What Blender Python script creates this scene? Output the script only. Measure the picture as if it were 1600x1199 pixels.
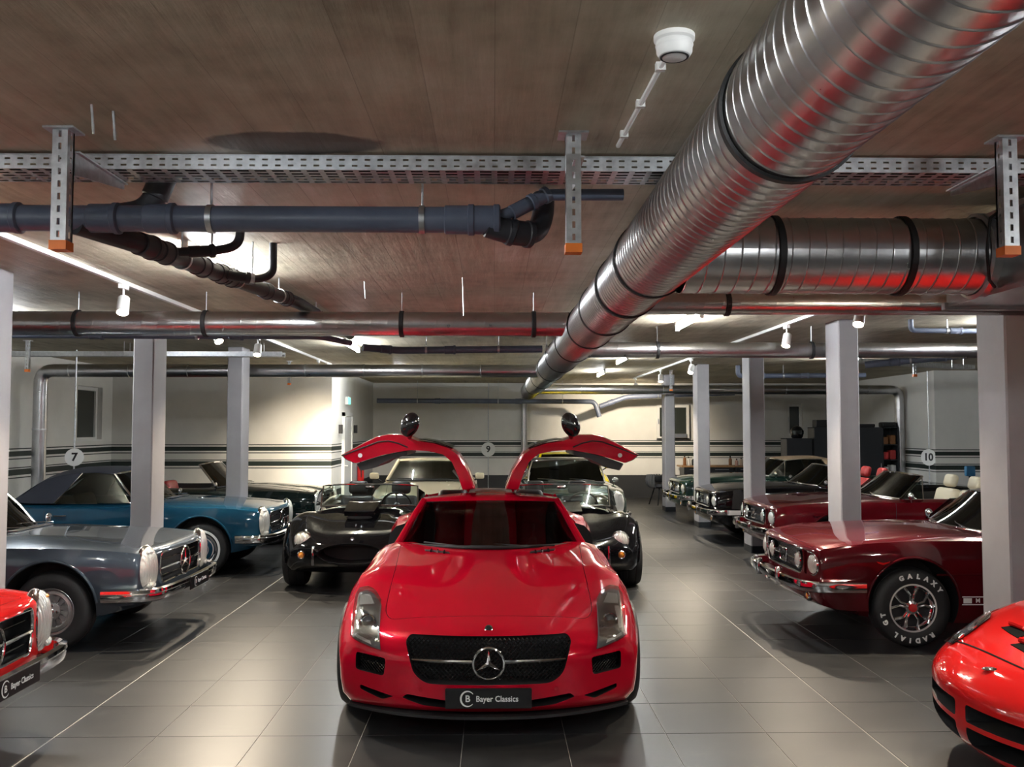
import bpy, bmesh, math, random
from mathutils import Vector, Matrix
from mathutils.bvhtree import BVHTree
from mathutils.geometry import tessellate_polygon
for _o in list(bpy.data.objects):
    bpy.data.objects.remove(_o)
SC = bpy.context.scene
COL = SC.collection
R = math.radians
PI = math.pi
random.seed(7)
# ------------------------------------------------------------------ camera
F_PX, CAM_H = 1435.0, 1.81
PITCH, YAW = math.atan(70.5 / F_PX), math.atan(28.0 / F_PX)
cam_data = bpy.data.cameras.new('camera')
cam_data.sensor_width = 36.0
cam_data.lens = F_PX / 1600.0 * 36.0
cam_data.clip_end = 200
cam = bpy.data.objects.new('camera', cam_data)
COL.objects.link(cam)
cam.location = (0, 0, CAM_H)
cam.rotation_euler = (PI / 2 + PITCH, 0, -YAW)
SC.camera = cam
# ------------------------------------------------------------------ world, exposure
world = bpy.data.worlds.new('world')
SC.world = world
world.use_nodes = True
world.node_tree.nodes['Background'].inputs[0].default_value = (0.80, 0.88, 1.0, 1)
world.node_tree.nodes['Background'].inputs[1].default_value = 0.02
SC.view_settings.view_transform = 'Standard'
SC.view_settings.look = 'None'
SC.view_settings.gamma = 1.0
SC.view_settings.use_curve_mapping = False
SC.view_settings.exposure = 2.38
SPOT_W, TUBE_E = 85.0, 66.0        # lamp strengths, used by the lamp builders below

# ------------------------------------------------------------------ materials
def new_mat(name):
    m = bpy.data.materials.new(name); m.use_nodes = True
    return m, m.node_tree, m.node_tree.nodes['Principled BSDF']
def pbr(name, col, rough=0.5, metal=0.0, coat=0.0, spec=0.5, emit=None, estr=0.0):
    m, nt, b = new_mat(name)
    b.inputs['Base Color'].default_value = (*col, 1)
    b.inputs['Roughness'].default_value = rough
    b.inputs['Metallic'].default_value = metal
    b.inputs['Coat Weight'].default_value = coat
    b.inputs['Coat Roughness'].default_value = 0.03
    b.inputs['Specular IOR Level'].default_value = spec
    if emit:
        b.inputs['Emission Color'].default_value = (*emit, 1)
        b.inputs['Emission Strength'].default_value = estr
    return m
def N(nt, kind, **kw):
    n = nt.nodes.new(kind)
    for k, v in kw.items(): setattr(n, k, v)
    return n
def mathn(nt, op, a=None, b=None, c=None):
    n = nt.nodes.new('ShaderNodeMath'); n.operation = op
    for i, v in enumerate((a, b, c)):
        if v is None: continue
        if isinstance(v, (int, float)): n.inputs[i].default_value = v
        else: nt.links.new(v, n.inputs[i])
    return n.outputs[0]
def ramp(nt, fac, stops):
    n = nt.nodes.new('ShaderNodeValToRGB')
    while len(n.color_ramp.elements) < len(stops): n.color_ramp.elements.new(0.5)
    for e, (p, c) in zip(n.color_ramp.elements, stops):
        e.position = p; e.color = (*c, 1)
    nt.links.new(fac, n.inputs[0]); return n.outputs[0]
def noise(nt, vec, scale, detail=4, rough=0.55):
    n = nt.nodes.new('ShaderNodeTexNoise')
    n.inputs['Scale'].default_value = scale; n.inputs['Detail'].default_value = detail
    n.inputs['Roughness'].default_value = rough
    if vec is not None: nt.links.new(vec, n.inputs['Vector'])
    return n.outputs['Fac']
def world_pos(nt):
    return nt.nodes.new('ShaderNodeNewGeometry').outputs['Position']
def mapping(nt, vec, scale=(1, 1, 1), loc=(0, 0, 0)):
    n = nt.nodes.new('ShaderNodeMapping')
    n.inputs['Scale'].default_value = scale; n.inputs['Location'].default_value = loc
    nt.links.new(vec, n.inputs['Vector']); return n.outputs[0]
def bump(nt, b, height, strength=0.3, dist=0.01):
    n = nt.nodes.new('ShaderNodeBump')
    n.inputs['Strength'].default_value = strength; n.inputs['Distance'].default_value = dist
    nt.links.new(height, n.inputs['Height']); nt.links.new(n.outputs[0], b.inputs['Normal'])
def paint(name, col, metal=0.0, rough=0.32, flake=0.0):
    m = pbr(name, col, rough, metal, coat=1.0, spec=0.0)
    return m
def noisy(name, c1, c2, scale=6, rough=(0.4, 0.6), metal=0.0, bmp=0.0, stretch=(1, 1, 1)):
    m, nt, b = new_mat(name)
    v = mapping(nt, world_pos(nt), stretch)
    f = noise(nt, v, scale, 5, 0.6)
    nt.links.new(ramp(nt, f, [(0.3, c1), (0.7, c2)]), b.inputs['Base Color'])
    rr = nt.nodes.new('ShaderNodeMapRange')
    rr.inputs['To Min'].default_value = rough[0]; rr.inputs['To Max'].default_value = rough[1]
    nt.links.new(f, rr.inputs['Value']); nt.links.new(rr.outputs[0], b.inputs['Roughness'])
    b.inputs['Metallic'].default_value = metal
    if bmp: bump(nt, b, f, bmp, 0.01)
    return m
def glass_mat(name, tint=(0.8, 0.86, 0.84), refl=1.0):
    m = bpy.data.materials.new(name); m.use_nodes = True
    nt = m.node_tree; nt.nodes.clear()
    out = N(nt, 'ShaderNodeOutputMaterial'); tr = N(nt, 'ShaderNodeBsdfTransparent'); gl = N(nt, 'ShaderNodeBsdfGlossy')
    tr.inputs[0].default_value = (*tint, 1); gl.inputs['Roughness'].default_value = 0.01
    fr = N(nt, 'ShaderNodeFresnel'); fr.inputs[0].default_value = 1.5
    mx = N(nt, 'ShaderNodeMixShader')
    nt.links.new(mathn(nt, 'MULTIPLY', fr.outputs[0], refl), mx.inputs[0])
    nt.links.new(tr.outputs[0], mx.inputs[1]); nt.links.new(gl.outputs[0], mx.inputs[2]); nt.links.new(mx.outputs[0], out.inputs[0])
    return m
M = {}
M['chrome'] = pbr('chrome', (0.78, 0.78, 0.80), 0.06, 1.0)
M['steel'] = pbr('brushed_steel', (0.55, 0.56, 0.58), 0.30, 1.0)
M['rubber'] = pbr('tyre_rubber', (0.012, 0.012, 0.013), 0.62)
M['black_gloss'] = pbr('gloss_black', (0.006, 0.006, 0.007), 0.12, coat=0.6)
M['black'] = pbr('matte_black', (0.010, 0.010, 0.011), 0.6)
M['plate'] = pbr('plate_black', (0.008, 0.008, 0.009), 0.30)
M['white'] = pbr('white_print', (0.80, 0.80, 0.78), 0.5)
M['white_plastic'] = pbr('white_plastic', (0.78, 0.78, 0.76), 0.4)
M['glass'] = glass_mat('clear_glass')
M['screen_glass'] = glass_mat('windscreen_glass', (0.60, 0.64, 0.63), 0.9)
M['dark_glass'] = glass_mat('tinted_glass', (0.42, 0.47, 0.46))
M['lens'] = glass_mat('lamp_lens', (0.95, 0.96, 0.95), 0.7)
M['void'] = pbr('vent_black', (0.003, 0.003, 0.003), 0.9, spec=0.05)
M['amber'] = pbr('amber_lens', (0.75, 0.27, 0.03), 0.15, coat=0.5)
M['red_lens'] = pbr('red_lens', (0.5, 0.02, 0.02), 0.15, coat=0.5)
M['leather_black'] = pbr('black_leather', (0.015, 0.014, 0.014), 0.45)
M['leather_tan'] = pbr('tan_leather', (0.36, 0.16, 0.06), 0.42)
M['leather_cream'] = pbr('cream_leather', (0.70, 0.62, 0.45), 0.45)
M['leather_red'] = pbr('red_leather', (0.33, 0.03, 0.03), 0.42)
M['canvas_navy'] = noisy('navy_canvas', (0.006, 0.008, 0.016), (0.011, 0.014, 0.026), 60, (0.8, 0.95))
M['canvas_tan'] = noisy('tan_canvas', (0.30, 0.20, 0.12), (0.38, 0.27, 0.17), 60, (0.8, 0.95))
M['orange'] = pbr('orange_cap', (0.85, 0.20, 0.02), 0.45)
M['pvc_blue'] = noisy('blue_grey_pvc', (0.080, 0.098, 0.145), (0.115, 0.135, 0.19), 5, (0.35, 0.5))
M['pvc_dark'] = noisy('black_pvc', (0.020, 0.021, 0.026), (0.035, 0.036, 0.045), 5, (0.4, 0.55))
M['zinc'] = noisy('zinc_plated_steel', (0.46, 0.48, 0.50), (0.66, 0.68, 0.70), 25, (0.30, 0.48), 1.0)
M['galv'] = noisy('galvanised_sheet', (0.50, 0.50, 0.51), (0.58, 0.58, 0.59), 9, (0.25, 0.33), 1.0)
M['cable'] = pbr('black_cable', (0.01, 0.01, 0.01), 0.5)
M['column'] = noisy('column_grey_paint', (0.27, 0.26, 0.27), (0.31, 0.30, 0.31), 3, (0.55, 0.7))
M['wood'] = noisy('bench_wood', (0.32, 0.18, 0.08), (0.42, 0.25, 0.12), 4, (0.4, 0.5), 0, 0, (1, 12, 1))
M['fabric_grey'] = noisy('grey_rope_fabric', (0.13, 0.13, 0.13), (0.2, 0.2, 0.2), 80, (0.8, 0.9))
M['dark_cab'] = pbr('anthracite_cabinet', (0.018, 0.020, 0.024), 0.4)
M['silver_rim'] = pbr('silver_wheel', (0.42, 0.42, 0.42), 0.35, 0.9)

# ------------------------------------------------------------------ mesh helper
class MB:
    def __init__(s): s.v = []; s.f = []; s.m = []
    def add(s, vs, fs, mi=0):
        o = len(s.v); s.v += [tuple(v) for v in vs]
        s.f += [tuple(i + o for i in f) for f in fs]; s.m += [mi] * len(fs); return s
    def box(s, x0, x1, y0, y1, z0, z1, mi=0, mat=None):
        vs = [(x, y, z) for x in (x0, x1) for y in (y0, y1) for z in (z0, z1)]
        if mat is not None: vs = [mat @ Vector(v) for v in vs]
        return s.add(vs, [(0, 1, 3, 2), (4, 6, 7, 5), (0, 4, 5, 1), (2, 3, 7, 6), (0, 2, 6, 4), (1, 5, 7, 3)], mi)
    def tube(s, pts, r, n=12, caps=True, mi=0, closed=False):
        pts = [Vector(p) for p in pts]; k = len(pts)
        rs = r if isinstance(r, (list, tuple)) else [r] * k
        up = None; rings = []
        for i, p in enumerate(pts):
            a = pts[i - 1] if (i > 0 or closed) else pts[i]
            b = pts[(i + 1) % k] if (i < k - 1 or closed) else pts[i]
            d = (b - a).normalized()
            if up is None:
                up = Vector((0, 0, 1)) if abs(d.z) < 0.9 else Vector((1, 0, 0))
            e1 = d.cross(up)
            if e1.length < 1e-5: e1 = d.cross(Vector((0, 1, 0.3)))
            e1.normalize(); e2 = e1.cross(d).normalized(); up = e2
            rings.append([p + (e1 * math.cos(2 * PI * j / n) + e2 * math.sin(2 * PI * j / n)) * rs[i] for j in range(n)])
        vs = [v for rg in rings for v in rg]; fs = []
        for i in range(k if closed else k - 1):
            i2 = (i + 1) % k
            for j in range(n):
                j2 = (j + 1) % n
                fs.append((i * n + j, i * n + j2, i2 * n + j2, i2 * n + j))
        if caps and not closed:
            fs.append(tuple(range(n - 1, -1, -1))); fs.append(tuple((k - 1) * n + j for j in range(n)))
        return s.add(vs, fs, mi)
    def lathe(s, prof, origin=(0, 0, 0), axis=(0, 0, 1), n=32, mi=0, closed=False):
        ax = Vector(axis).normalized(); o = Vector(origin)
        t = Vector((0, 0, 1)) if abs(ax.z) < 0.9 else Vector((1, 0, 0))
        e1 = ax.cross(t).normalized(); e2 = ax.cross(e1)
        vs = []; fs = []; k = len(prof)
        for (r, a) in prof:
            for j in range(n):
                t_ = 2 * PI * j / n
                vs.append(o + ax * a + (e1 * math.cos(t_) + e2 * math.sin(t_)) * r)
        for i in range(k if closed else k - 1):
            i2 = (i + 1) % k
            for j in range(n):
                j2 = (j + 1) % n
                fs.append((i * n + j, i2 * n + j, i2 * n + j2, i * n + j2))
        return s.add(vs, fs, mi)
    def disc(s, c, axis, r, n=24, mi=0):
        return s.lathe([(r, 0), (r * 0.5, 0), (0.0005, 0)], c, axis, n, mi)
    def grid(s, rows, mi=0, flip=False):
        m = len(rows[0]); vs = [p for r_ in rows for p in r_]; fs = []
        for i in range(len(rows) - 1):
            for j in range(m - 1):
                q = (i * m + j, i * m + j + 1, (i + 1) * m + j + 1, (i + 1) * m + j)
                fs.append(q[::-1] if flip else q)
        return s.add(vs, fs, mi)
    def slab(s, rows, thick, mi=0):
        # grid surface given thickness along its averaged normals
        n, m = len(rows), len(rows[0]); P = [[Vector(p) for p in r_] for r_ in rows]; Q = []
        for i in range(n):
            q = []
            for j in range(m):
                a = P[min(i + 1, n - 1)][j] - P[max(i - 1, 0)][j]; b = P[i][min(j + 1, m - 1)] - P[i][max(j - 1, 0)]
                nn = a.cross(b); nn = nn.normalized() if nn.length > 1e-9 else Vector((0, 0, 1))
                q.append(P[i][j] - nn * thick)
            Q.append(q)
        vs = [p for r_ in P for p in r_] + [p for r_ in Q for p in r_]; o = n * m; fs = []
        for i in range(n - 1):
            for j in range(m - 1):
                a = (i * m + j, (i + 1) * m + j, (i + 1) * m + j + 1, i * m + j + 1)
                fs.append(a); fs.append(tuple(x + o for x in a[::-1]))
        for i in range(n - 1):
            for j in (0, m - 1):
                a = (i * m + j, (i + 1) * m + j, (i + 1) * m + j + o, i * m + j + o)
                fs.append(a if j else a[::-1])
        for j in range(m - 1):
            for i in (0, n - 1):
                a = (i * m + j, i * m + j + 1, i * m + j + 1 + o, i * m + j + o)
                fs.append(a[::-1] if i else a)
        return s.add(vs, fs, mi)
    def prism(s, poly, h0, h1, f=lambda a, b, h: (a, b, h), mi=0):
        n = len(poly)
        vs = [f(a, b, h0) for a, b in poly] + [f(a, b, h1) for a, b in poly]
        tri = tessellate_polygon([[Vector((a, b, 0)) for a, b in poly]])
        fs = [tuple(t) for t in tri] + [tuple(i + n for i in t[::-1]) for t in tri]
        fs += [(i, (i + 1) % n, (i + 1) % n + n, i + n) for i in range(n)]
        return s.add(vs, fs, mi)
    def mirror_x(s):
        n = len(s.v); f0 = list(zip(s.f, s.m))
        s.v += [(-x, y, z) for x, y, z in s.v]
        for f, mi in f0: s.f.append(tuple(i + n for i in f[::-1])); s.m.append(mi)
        return s
    def xf(s, mat):
        s.v = [tuple(mat @ Vector(v)) for v in s.v]; return s
    def mesh(s, name, mats, ang=35, fix=True):
        me = bpy.data.meshes.new(name); me.from_pydata(s.v, [], s.f)
        for m in (mats if isinstance(mats, (list, tuple)) else [mats]): me.materials.append(m)
        me.polygons.foreach_set('material_index', s.m)
        if fix:
            b = bmesh.new(); b.from_mesh(me)
            bmesh.ops.recalc_face_normals(b, faces=b.faces); b.to_mesh(me); b.free()
        smooth(me, ang); return me
    def build(s, name, mats, parent=None, ang=35, fix=True):
        return link(name, s.mesh(name, mats, ang, fix), parent)
def smooth(me, ang=35):
    if ang:
        me.polygons.foreach_set('use_smooth', [True] * len(me.polygons))
        me.set_sharp_from_angle(angle=R(ang))
    me.update()
def link(name, me, parent=None):
    o = bpy.data.objects.new(name, me); COL.objects.link(o)
    if parent is not None: o.parent = parent
    return o
def tag(o, label, cat, group=None):
    o['label'] = label; o['category'] = cat
    if group: o['group'] = group
    return o
def struct(o): o['kind'] = 'structure'; return o
def thing(name, label, cat, loc=(0, 0, 0), rotz=0, group=None):
    o = bpy.data.objects.new(name, None); COL.objects.link(o)
    o.location = loc; o.rotation_euler = (0, 0, rotz); o.empty_display_size = 0.2
    return tag(o, label, cat, group)
def copy_tree(o, parent=None, swap=None):
    c = o.copy(); COL.objects.link(c)
    if parent is not None: c.parent = parent
    if swap and c.data is not None and any(m in swap for m in c.data.materials):
        key = (c.data.name, tuple(sorted(v.name for v in swap.values())))
        if key not in SWAPPED:
            d = c.data.copy()
            for i, m in enumerate(d.materials):
                if m in swap: d.materials[i] = swap[m]
            SWAPPED[key] = d
        c.data = SWAPPED[key]
    for ch in list(o.children): copy_tree(ch, c, swap)
    return c
SWAPPED = {}
def text_mesh(txt, size, bold=0.0, extrude=0.0015, align='CENTER'):
    cu = bpy.data.curves.new('t', 'FONT'); cu.body = txt; cu.size = size; cu.align_x = align; cu.align_y = 'CENTER'
    cu.extrude = extrude; cu.offset = bold; cu.resolution_u = 3
    o = bpy.data.objects.new('t', cu); COL.objects.link(o)
    me = bpy.data.meshes.new_from_object(o.evaluated_get(bpy.context.evaluated_depsgraph_get()))
    bpy.data.objects.remove(o); mb = MB()
    mb.v = [tuple(v.co) for v in me.vertices]; mb.f = [tuple(p.vertices) for p in me.polygons]; mb.m = [0] * len(mb.f)
    bpy.data.meshes.remove(me); return mb

# ------------------------------------------------------------------ the setting
CEIL = 3.0
def wall_mat(dz=0.0, name='wall_white_with_stripes'):
    m, nt, b = new_mat(name)
    p = world_pos(nt); sx = N(nt, 'ShaderNodeSeparateXYZ'); nt.links.new(p, sx.inputs[0]); z = sx.outputs[2]
    f = noise(nt, p, 2.5, 3)
    base = ramp(nt, f, [(0.3, (0.66, 0.65, 0.61)), (0.7, (0.72, 0.71, 0.67))])
    def band(a, c):
        return mathn(nt, 'MULTIPLY', mathn(nt, 'GREATER_THAN', z, a), mathn(nt, 'LESS_THAN', z, c))
    tot = None
    for a, c in ((1.488, 1.507), (1.380, 1.461), (1.333, 1.350), (1.196, 1.212), (1.089, 1.181), (1.040, 1.057)):
        w = band(a + dz, c + dz); tot = w if tot is None else mathn(nt, 'ADD', tot, w)
    mx = N(nt, 'ShaderNodeMix', data_type='RGBA'); nt.links.new(tot, mx.inputs[0])
    nt.links.new(base, mx.inputs[6]); mx.inputs[7].default_value = (0.012, 0.022, 0.018, 1)
    mx2 = N(nt, 'ShaderNodeMix', data_type='RGBA'); nt.links.new(mathn(nt, 'LESS_THAN', z, 0.60), mx2.inputs[0])
    nt.links.new(mx.outputs[2], mx2.inputs[6]); mx2.inputs[7].default_value = (0.016, 0.017, 0.019, 1)
    nt.links.new(mx2.outputs[2], b.inputs['Base Color']); b.inputs['Roughness'].default_value = 0.6
    bump(nt, b, noise(nt, p, 60, 3), 0.08, 0.005)
    return m
M['wall'] = wall_mat()
M['wall_low'] = wall_mat(-0.12, 'wall_white_with_lower_stripes')
def ceiling_mat():
    m, nt, b = new_mat('board_marked_concrete')
    p = world_pos(nt); sx = N(nt, 'ShaderNodeSeparateXYZ'); nt.links.new(p, sx.inputs[0])
    x, y = sx.outputs[0], sx.outputs[1]
    fx = mathn(nt, 'FRACT', mathn(nt, 'DIVIDE', x, 0.24)); ix = mathn(nt, 'FLOOR', mathn(nt, 'DIVIDE', x, 0.24))
    fy = mathn(nt, 'FRACT', mathn(nt, 'DIVIDE', mathn(nt, 'ADD', y, 0.55), 1.5)); iy = mathn(nt, 'FLOOR', mathn(nt, 'DIVIDE', mathn(nt, 'ADD', y, 0.55), 1.5))
    cv = N(nt, 'ShaderNodeCombineXYZ'); nt.links.new(ix, cv.inputs[0]); nt.links.new(iy, cv.inputs[1])
    wn = N(nt, 'ShaderNodeTexWhiteNoise', noise_dimensions='2D'); nt.links.new(cv.outputs[0], wn.inputs['Vector'])
    brd = wn.outputs['Value']
    big = noise(nt, p, 0.7, 5, 0.65); grain = noise(nt, mapping(nt, p, (6, 0.5, 1)), 2.2, 6, 0.65); spots = noise(nt, p, 5, 4, 0.6)
    s = mathn(nt, 'ADD', mathn(nt, 'ADD', mathn(nt, 'MULTIPLY', big, 0.55), mathn(nt, 'MULTIPLY', spots, 0.20)), mathn(nt, 'ADD', mathn(nt, 'MULTIPLY', grain, 0.30), mathn(nt, 'MULTIPLY', brd, 0.05)))
    c = ramp(nt, s, [(0.42, (0.26, 0.222, 0.155)), (0.53, (0.42, 0.370, 0.268)), (0.61, (0.52, 0.468, 0.352)), (0.72, (0.64, 0.60, 0.50))])
    seam = mathn(nt, 'MAXIMUM', mathn(nt, 'LESS_THAN', fx, 0.014), mathn(nt, 'LESS_THAN', fy, 0.006))
    mx = N(nt, 'ShaderNodeMix', data_type='RGBA', blend_type='MULTIPLY'); nt.links.new(mathn(nt, 'MULTIPLY', seam, mathn(nt, 'MULTIPLY', big, 0.8)), mx.inputs[0])
    nt.links.new(c, mx.inputs[6]); mx.inputs[7].default_value = (0.45, 0.42, 0.4, 1)
    # dark oval patch with an uneven edge beside the cable tray
    ddx = mathn(nt, 'DIVIDE', mathn(nt, 'ADD', x, 0.84), 0.37); ddy = mathn(nt, 'DIVIDE', mathn(nt, 'SUBTRACT', y, 3.80), 0.16)
    rad = mathn(nt, 'ADD', mathn(nt, 'ADD', mathn(nt, 'POWER', mathn(nt, 'ABSOLUTE', ddx), 2.0), mathn(nt, 'POWER', mathn(nt, 'ABSOLUTE', ddy), 2.0)), mathn(nt, 'MULTIPLY', mathn(nt, 'SUBTRACT', spots, 0.5), 0.9))
    st = N(nt, 'ShaderNodeMapRange'); st.inputs['From Min'].default_value = 1.05; st.inputs['From Max'].default_value = 0.8; nt.links.new(rad, st.inputs['Value'])
    mx3 = N(nt, 'ShaderNodeMix', data_type='RGBA'); nt.links.new(mathn(nt, 'MULTIPLY', st.outputs[0], 0.85), mx3.inputs[0]); nt.links.new(mx.outputs[2], mx3.inputs[6]); mx3.inputs[7].default_value = (0.045, 0.036, 0.026, 1)
    mx = mx3
    nt.links.new(mx.outputs[2], b.inputs['Base Color']); b.inputs['Roughness'].default_value = 0.62
    h = mathn(nt, 'ADD', mathn(nt, 'MULTIPLY', brd, 0.35), mathn(nt, 'SUBTRACT', mathn(nt, 'MULTIPLY', grain, 0.45), mathn(nt, 'MULTIPLY', seam, 0.8)))
    bump(nt, b, mathn(nt, 'ADD', h, mathn(nt, 'MULTIPLY', spots, 0.4)), 0.8, 0.014)
    return m
M['ceiling'] = ceiling_mat()
def tile_mat():
    m, nt, b = new_mat('anthracite_stone_tile')
    p = world_pos(nt); sx = N(nt, 'ShaderNodeSeparateXYZ'); nt.links.new(p, sx.inputs[0])
    cv = N(nt, 'ShaderNodeCombineXYZ')
    nt.links.new(mathn(nt, 'FLOOR', mathn(nt, 'DIVIDE', mathn(nt, 'SUBTRACT', sx.outputs[0], TX0), 0.6)), cv.inputs[0])
    nt.links.new(mathn(nt, 'FLOOR', mathn(nt, 'DIVIDE', mathn(nt, 'SUBTRACT', sx.outputs[1], TY0), 0.6)), cv.inputs[1])
    wn = N(nt, 'ShaderNodeTexWhiteNoise', noise_dimensions='2D'); nt.links.new(cv.outputs[0], wn.inputs['Vector'])
    off = N(nt, 'ShaderNodeVectorMath', operation='ADD'); sc = N(nt, 'ShaderNodeVectorMath', operation='SCALE')
    nt.links.new(wn.outputs['Color'], sc.inputs[0]); sc.inputs['Scale'].default_value = 9.0
    nt.links.new(p, off.inputs[0]); nt.links.new(sc.outputs[0], off.inputs[1])
    f = noise(nt, mapping(nt, off.outputs[0], (1, 2.4, 1)), 3.0, 8, 0.68); g = noise(nt, off.outputs[0], 45, 3, 0.6)
    s = mathn(nt, 'ADD', mathn(nt, 'MULTIPLY', f, 0.8), mathn(nt, 'ADD', mathn(nt, 'MULTIPLY', g, 0.2), mathn(nt, 'MULTIPLY', wn.outputs['Value'], 0.10)))
    nt.links.new(ramp(nt, s, [(0.35, (0.015, 0.0155, 0.0165)), (0.6, (0.026, 0.0265, 0.027)), (0.8, (0.046, 0.046, 0.045))]), b.inputs['Base Color'])
    rr = N(nt, 'ShaderNodeMapRange'); rr.inputs['To Min'].default_value = 0.28; rr.inputs['To Max'].default_value = 0.40
    nt.links.new(s, rr.inputs['Value']); nt.links.new(rr.outputs[0], b.inputs['Roughness'])
    b.inputs['Specular IOR Level'].default_value = 0.38
    bump(nt, b, s, 0.05, 0.002)
    return m
TX0, TY0 = -2.58 - 0.6 * 12, 4.934 - 0.6 * 14
M['tile'] = tile_mat()
M['grout'] = noisy('light_grout', (0.26, 0.25, 0.23), (0.36, 0.35, 0.32), 8, (0.7, 0.8))
M['win_frame'] = pbr('white_window_frame', (0.72, 0.72, 0.70), 0.35)
M['night_pane'] = pbr('dark_window_pane', (0.03, 0.035, 0.03), 0.05, coat=0.3)

def wall(name, boxes, mk='wall'):
    mb = MB()
    for bx in boxes: mb.box(*bx)
    return struct(mb.build(name, M[mk], None, 0))
wall('wall_back', [(-3.35, 7.72, 24.0, 24.25, 0, CEIL), (8.12, 9.3, 24.0, 24.25, 0, CEIL), (7.72, 8.12, 24.0, 24.25, 0, 1.62), (7.72, 8.12, 24.0, 24.25, 2.46, CEIL)])
wall('wall_left', [(-7.63, -7.38, -6, 16.42, 0, CEIL), (-7.63, -7.38, 17.45, 18.1, 0, CEIL), (-7.63, -7.38, 16.42, 17.45, 0, 1.58), (-7.63, -7.38, 16.42, 17.45, 2.58, CEIL)])
wall('wall_left_bay', [(-7.38, -3.15, 17.9, 18.1, 0, CEIL), (-3.35, -3.15, 18.1, 24.0, 0, CEIL)])
wall('wall_right', [(9.05, 9.3, 18.8, 24.0, 0, CEIL)], 'wall_low')
wall('wall_right_bay', [(9.0, 11.7, 18.6, 18.8, 0, CEIL), (11.5, 11.75, -6, 18.6, 0, CEIL)], 'wall_low')
wall('wall_behind', [(-7.63, 11.75, -6.25, -6.0, 0, CEIL)])
_mb = MB(); _mb.box(-7.7, 11.8, -6.3, 24.3, CEIL, CEIL + 0.25)
struct(_mb.build('ceiling', M['ceiling'], None, 0))
# floor: a grout bed with single tiles laid on it, joints left open
_mb = MB(); _mb.box(-7.63, 11.75, -6.0, 24.0, -0.12, -0.002)
floor = struct(_mb.build('floor', M['grout'], None, 0))
def tile_shape(mb, x, y, gx0=0.0015, gx1=0.0015):
    g = 0.0015; x0, x1, y0, y1 = x + gx0, x + 0.6 - gx1, y + g, y + 0.6 - g; c = 0.0015
    mb.add([(x0, y0, -0.01), (x1, y0, -0.01), (x1, y1, -0.01), (x0, y1, -0.01),
            (x0, y0, -c), (x1, y0, -c), (x1, y1, -c), (x0, y1, -c),
            (x0 + c, y0 + c, 0), (x1 - c, y0 + c, 0), (x1 - c, y1 - c, 0), (x0 + c, y1 - c, 0)],
           [(0, 1, 5, 4), (1, 2, 6, 5), (2, 3, 7, 6), (3, 0, 4, 7), (4, 5, 9, 8), (5, 6, 10, 9), (6, 7, 11, 10), (7, 4, 8, 11), (8, 9, 10, 11)])
def _tile_mesh(a, b):
    mb = MB(); tile_shape(mb, 0, 0, a, b); return mb.mesh('floor_tile', M['tile'], 0)
# the two wide joints run along the aisle 8 tiles apart
TM = {0: _tile_mesh(0.0015, 0.0015), 1: _tile_mesh(0.0045, 0.0015), 2: _tile_mesh(0.0015, 0.0045)}
cells = []
for i in range(0, 36):
    for j in range(0, 50):
        x, y = TX0 + 0.6 * i, TY0 + 0.6 * j
        if x + 0.6 > 11.6 or x < -7.9 or y > 23.7 or y < -5.9: continue
        kind = 1 if i in (12, 20) else (2 if i in (11, 19) else 0)
        cx, cy = x + 0.3, y + 0.3
        vis = cy > 4.5 and abs(cx) < 0.58 * cy + 0.4
        if vis and cy > 17.9 and cx < -3.3: vis = False
        hid = (cx < -3.3 or cx > 3.2) and cy > 5
        cells.append((0 if vis and not hid else (1 if vis else 2), cy + abs(cx) * 0.3, x, y, kind))
cells.sort()
rest = MB()
for n, (v, _, x, y, kind) in enumerate(cells):
    if n < 300:
        o = link('floor_tile', TM[kind], floor); o.location = (x, y, 0)
    else:
        tile_shape(rest, x, y, 0.0045 if kind == 1 else 0.0015, 0.0045 if kind == 2 else 0.0015)
_o = rest.build('floor_tile_field', M['tile'], floor, 0); _o['kind'] = 'stuff'
# columns with dark plinths
def column(x, y, label):
    t = thing('concrete_column', label, 'column', (x, y, 0), 0, 'grey concrete columns along the aisle')
    w, d = 0.11, 0.20; c = 0.012
    oc = [(-w + c, -d), (w - c, -d), (w, -d + c), (w, d - c), (w - c, d), (-w + c, d), (-w, d - c), (-w, -d + c)]
    MB().prism(oc, 0.10, CEIL).build('shaft', M['column'], t, 0)
    MB().prism([(a * 1.04, b * 1.02) for a, b in oc], 0.0, 0.10).build('plinth', M['dark_cab'], t, 0)
for y, l in ((6.85, 'grey column beside the low red sports car'), (10.1, 'grey column between the two burgundy coupes and convertibles'), (13.6, 'grey column in front of the black convertible'),
             (17.05, 'grey column rising by the dark green convertible'), (20.3, 'grey column next to the woven armchair')):
    column(3.86, y, l)
for y, l in ((6.85, 'grey column beside the bright red roadster corner'), (10.15, 'grey column between silver and blue roadsters'), (13.65, 'grey column between blue and dark green roadsters')):
    column(-3.78, y, l)
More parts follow.
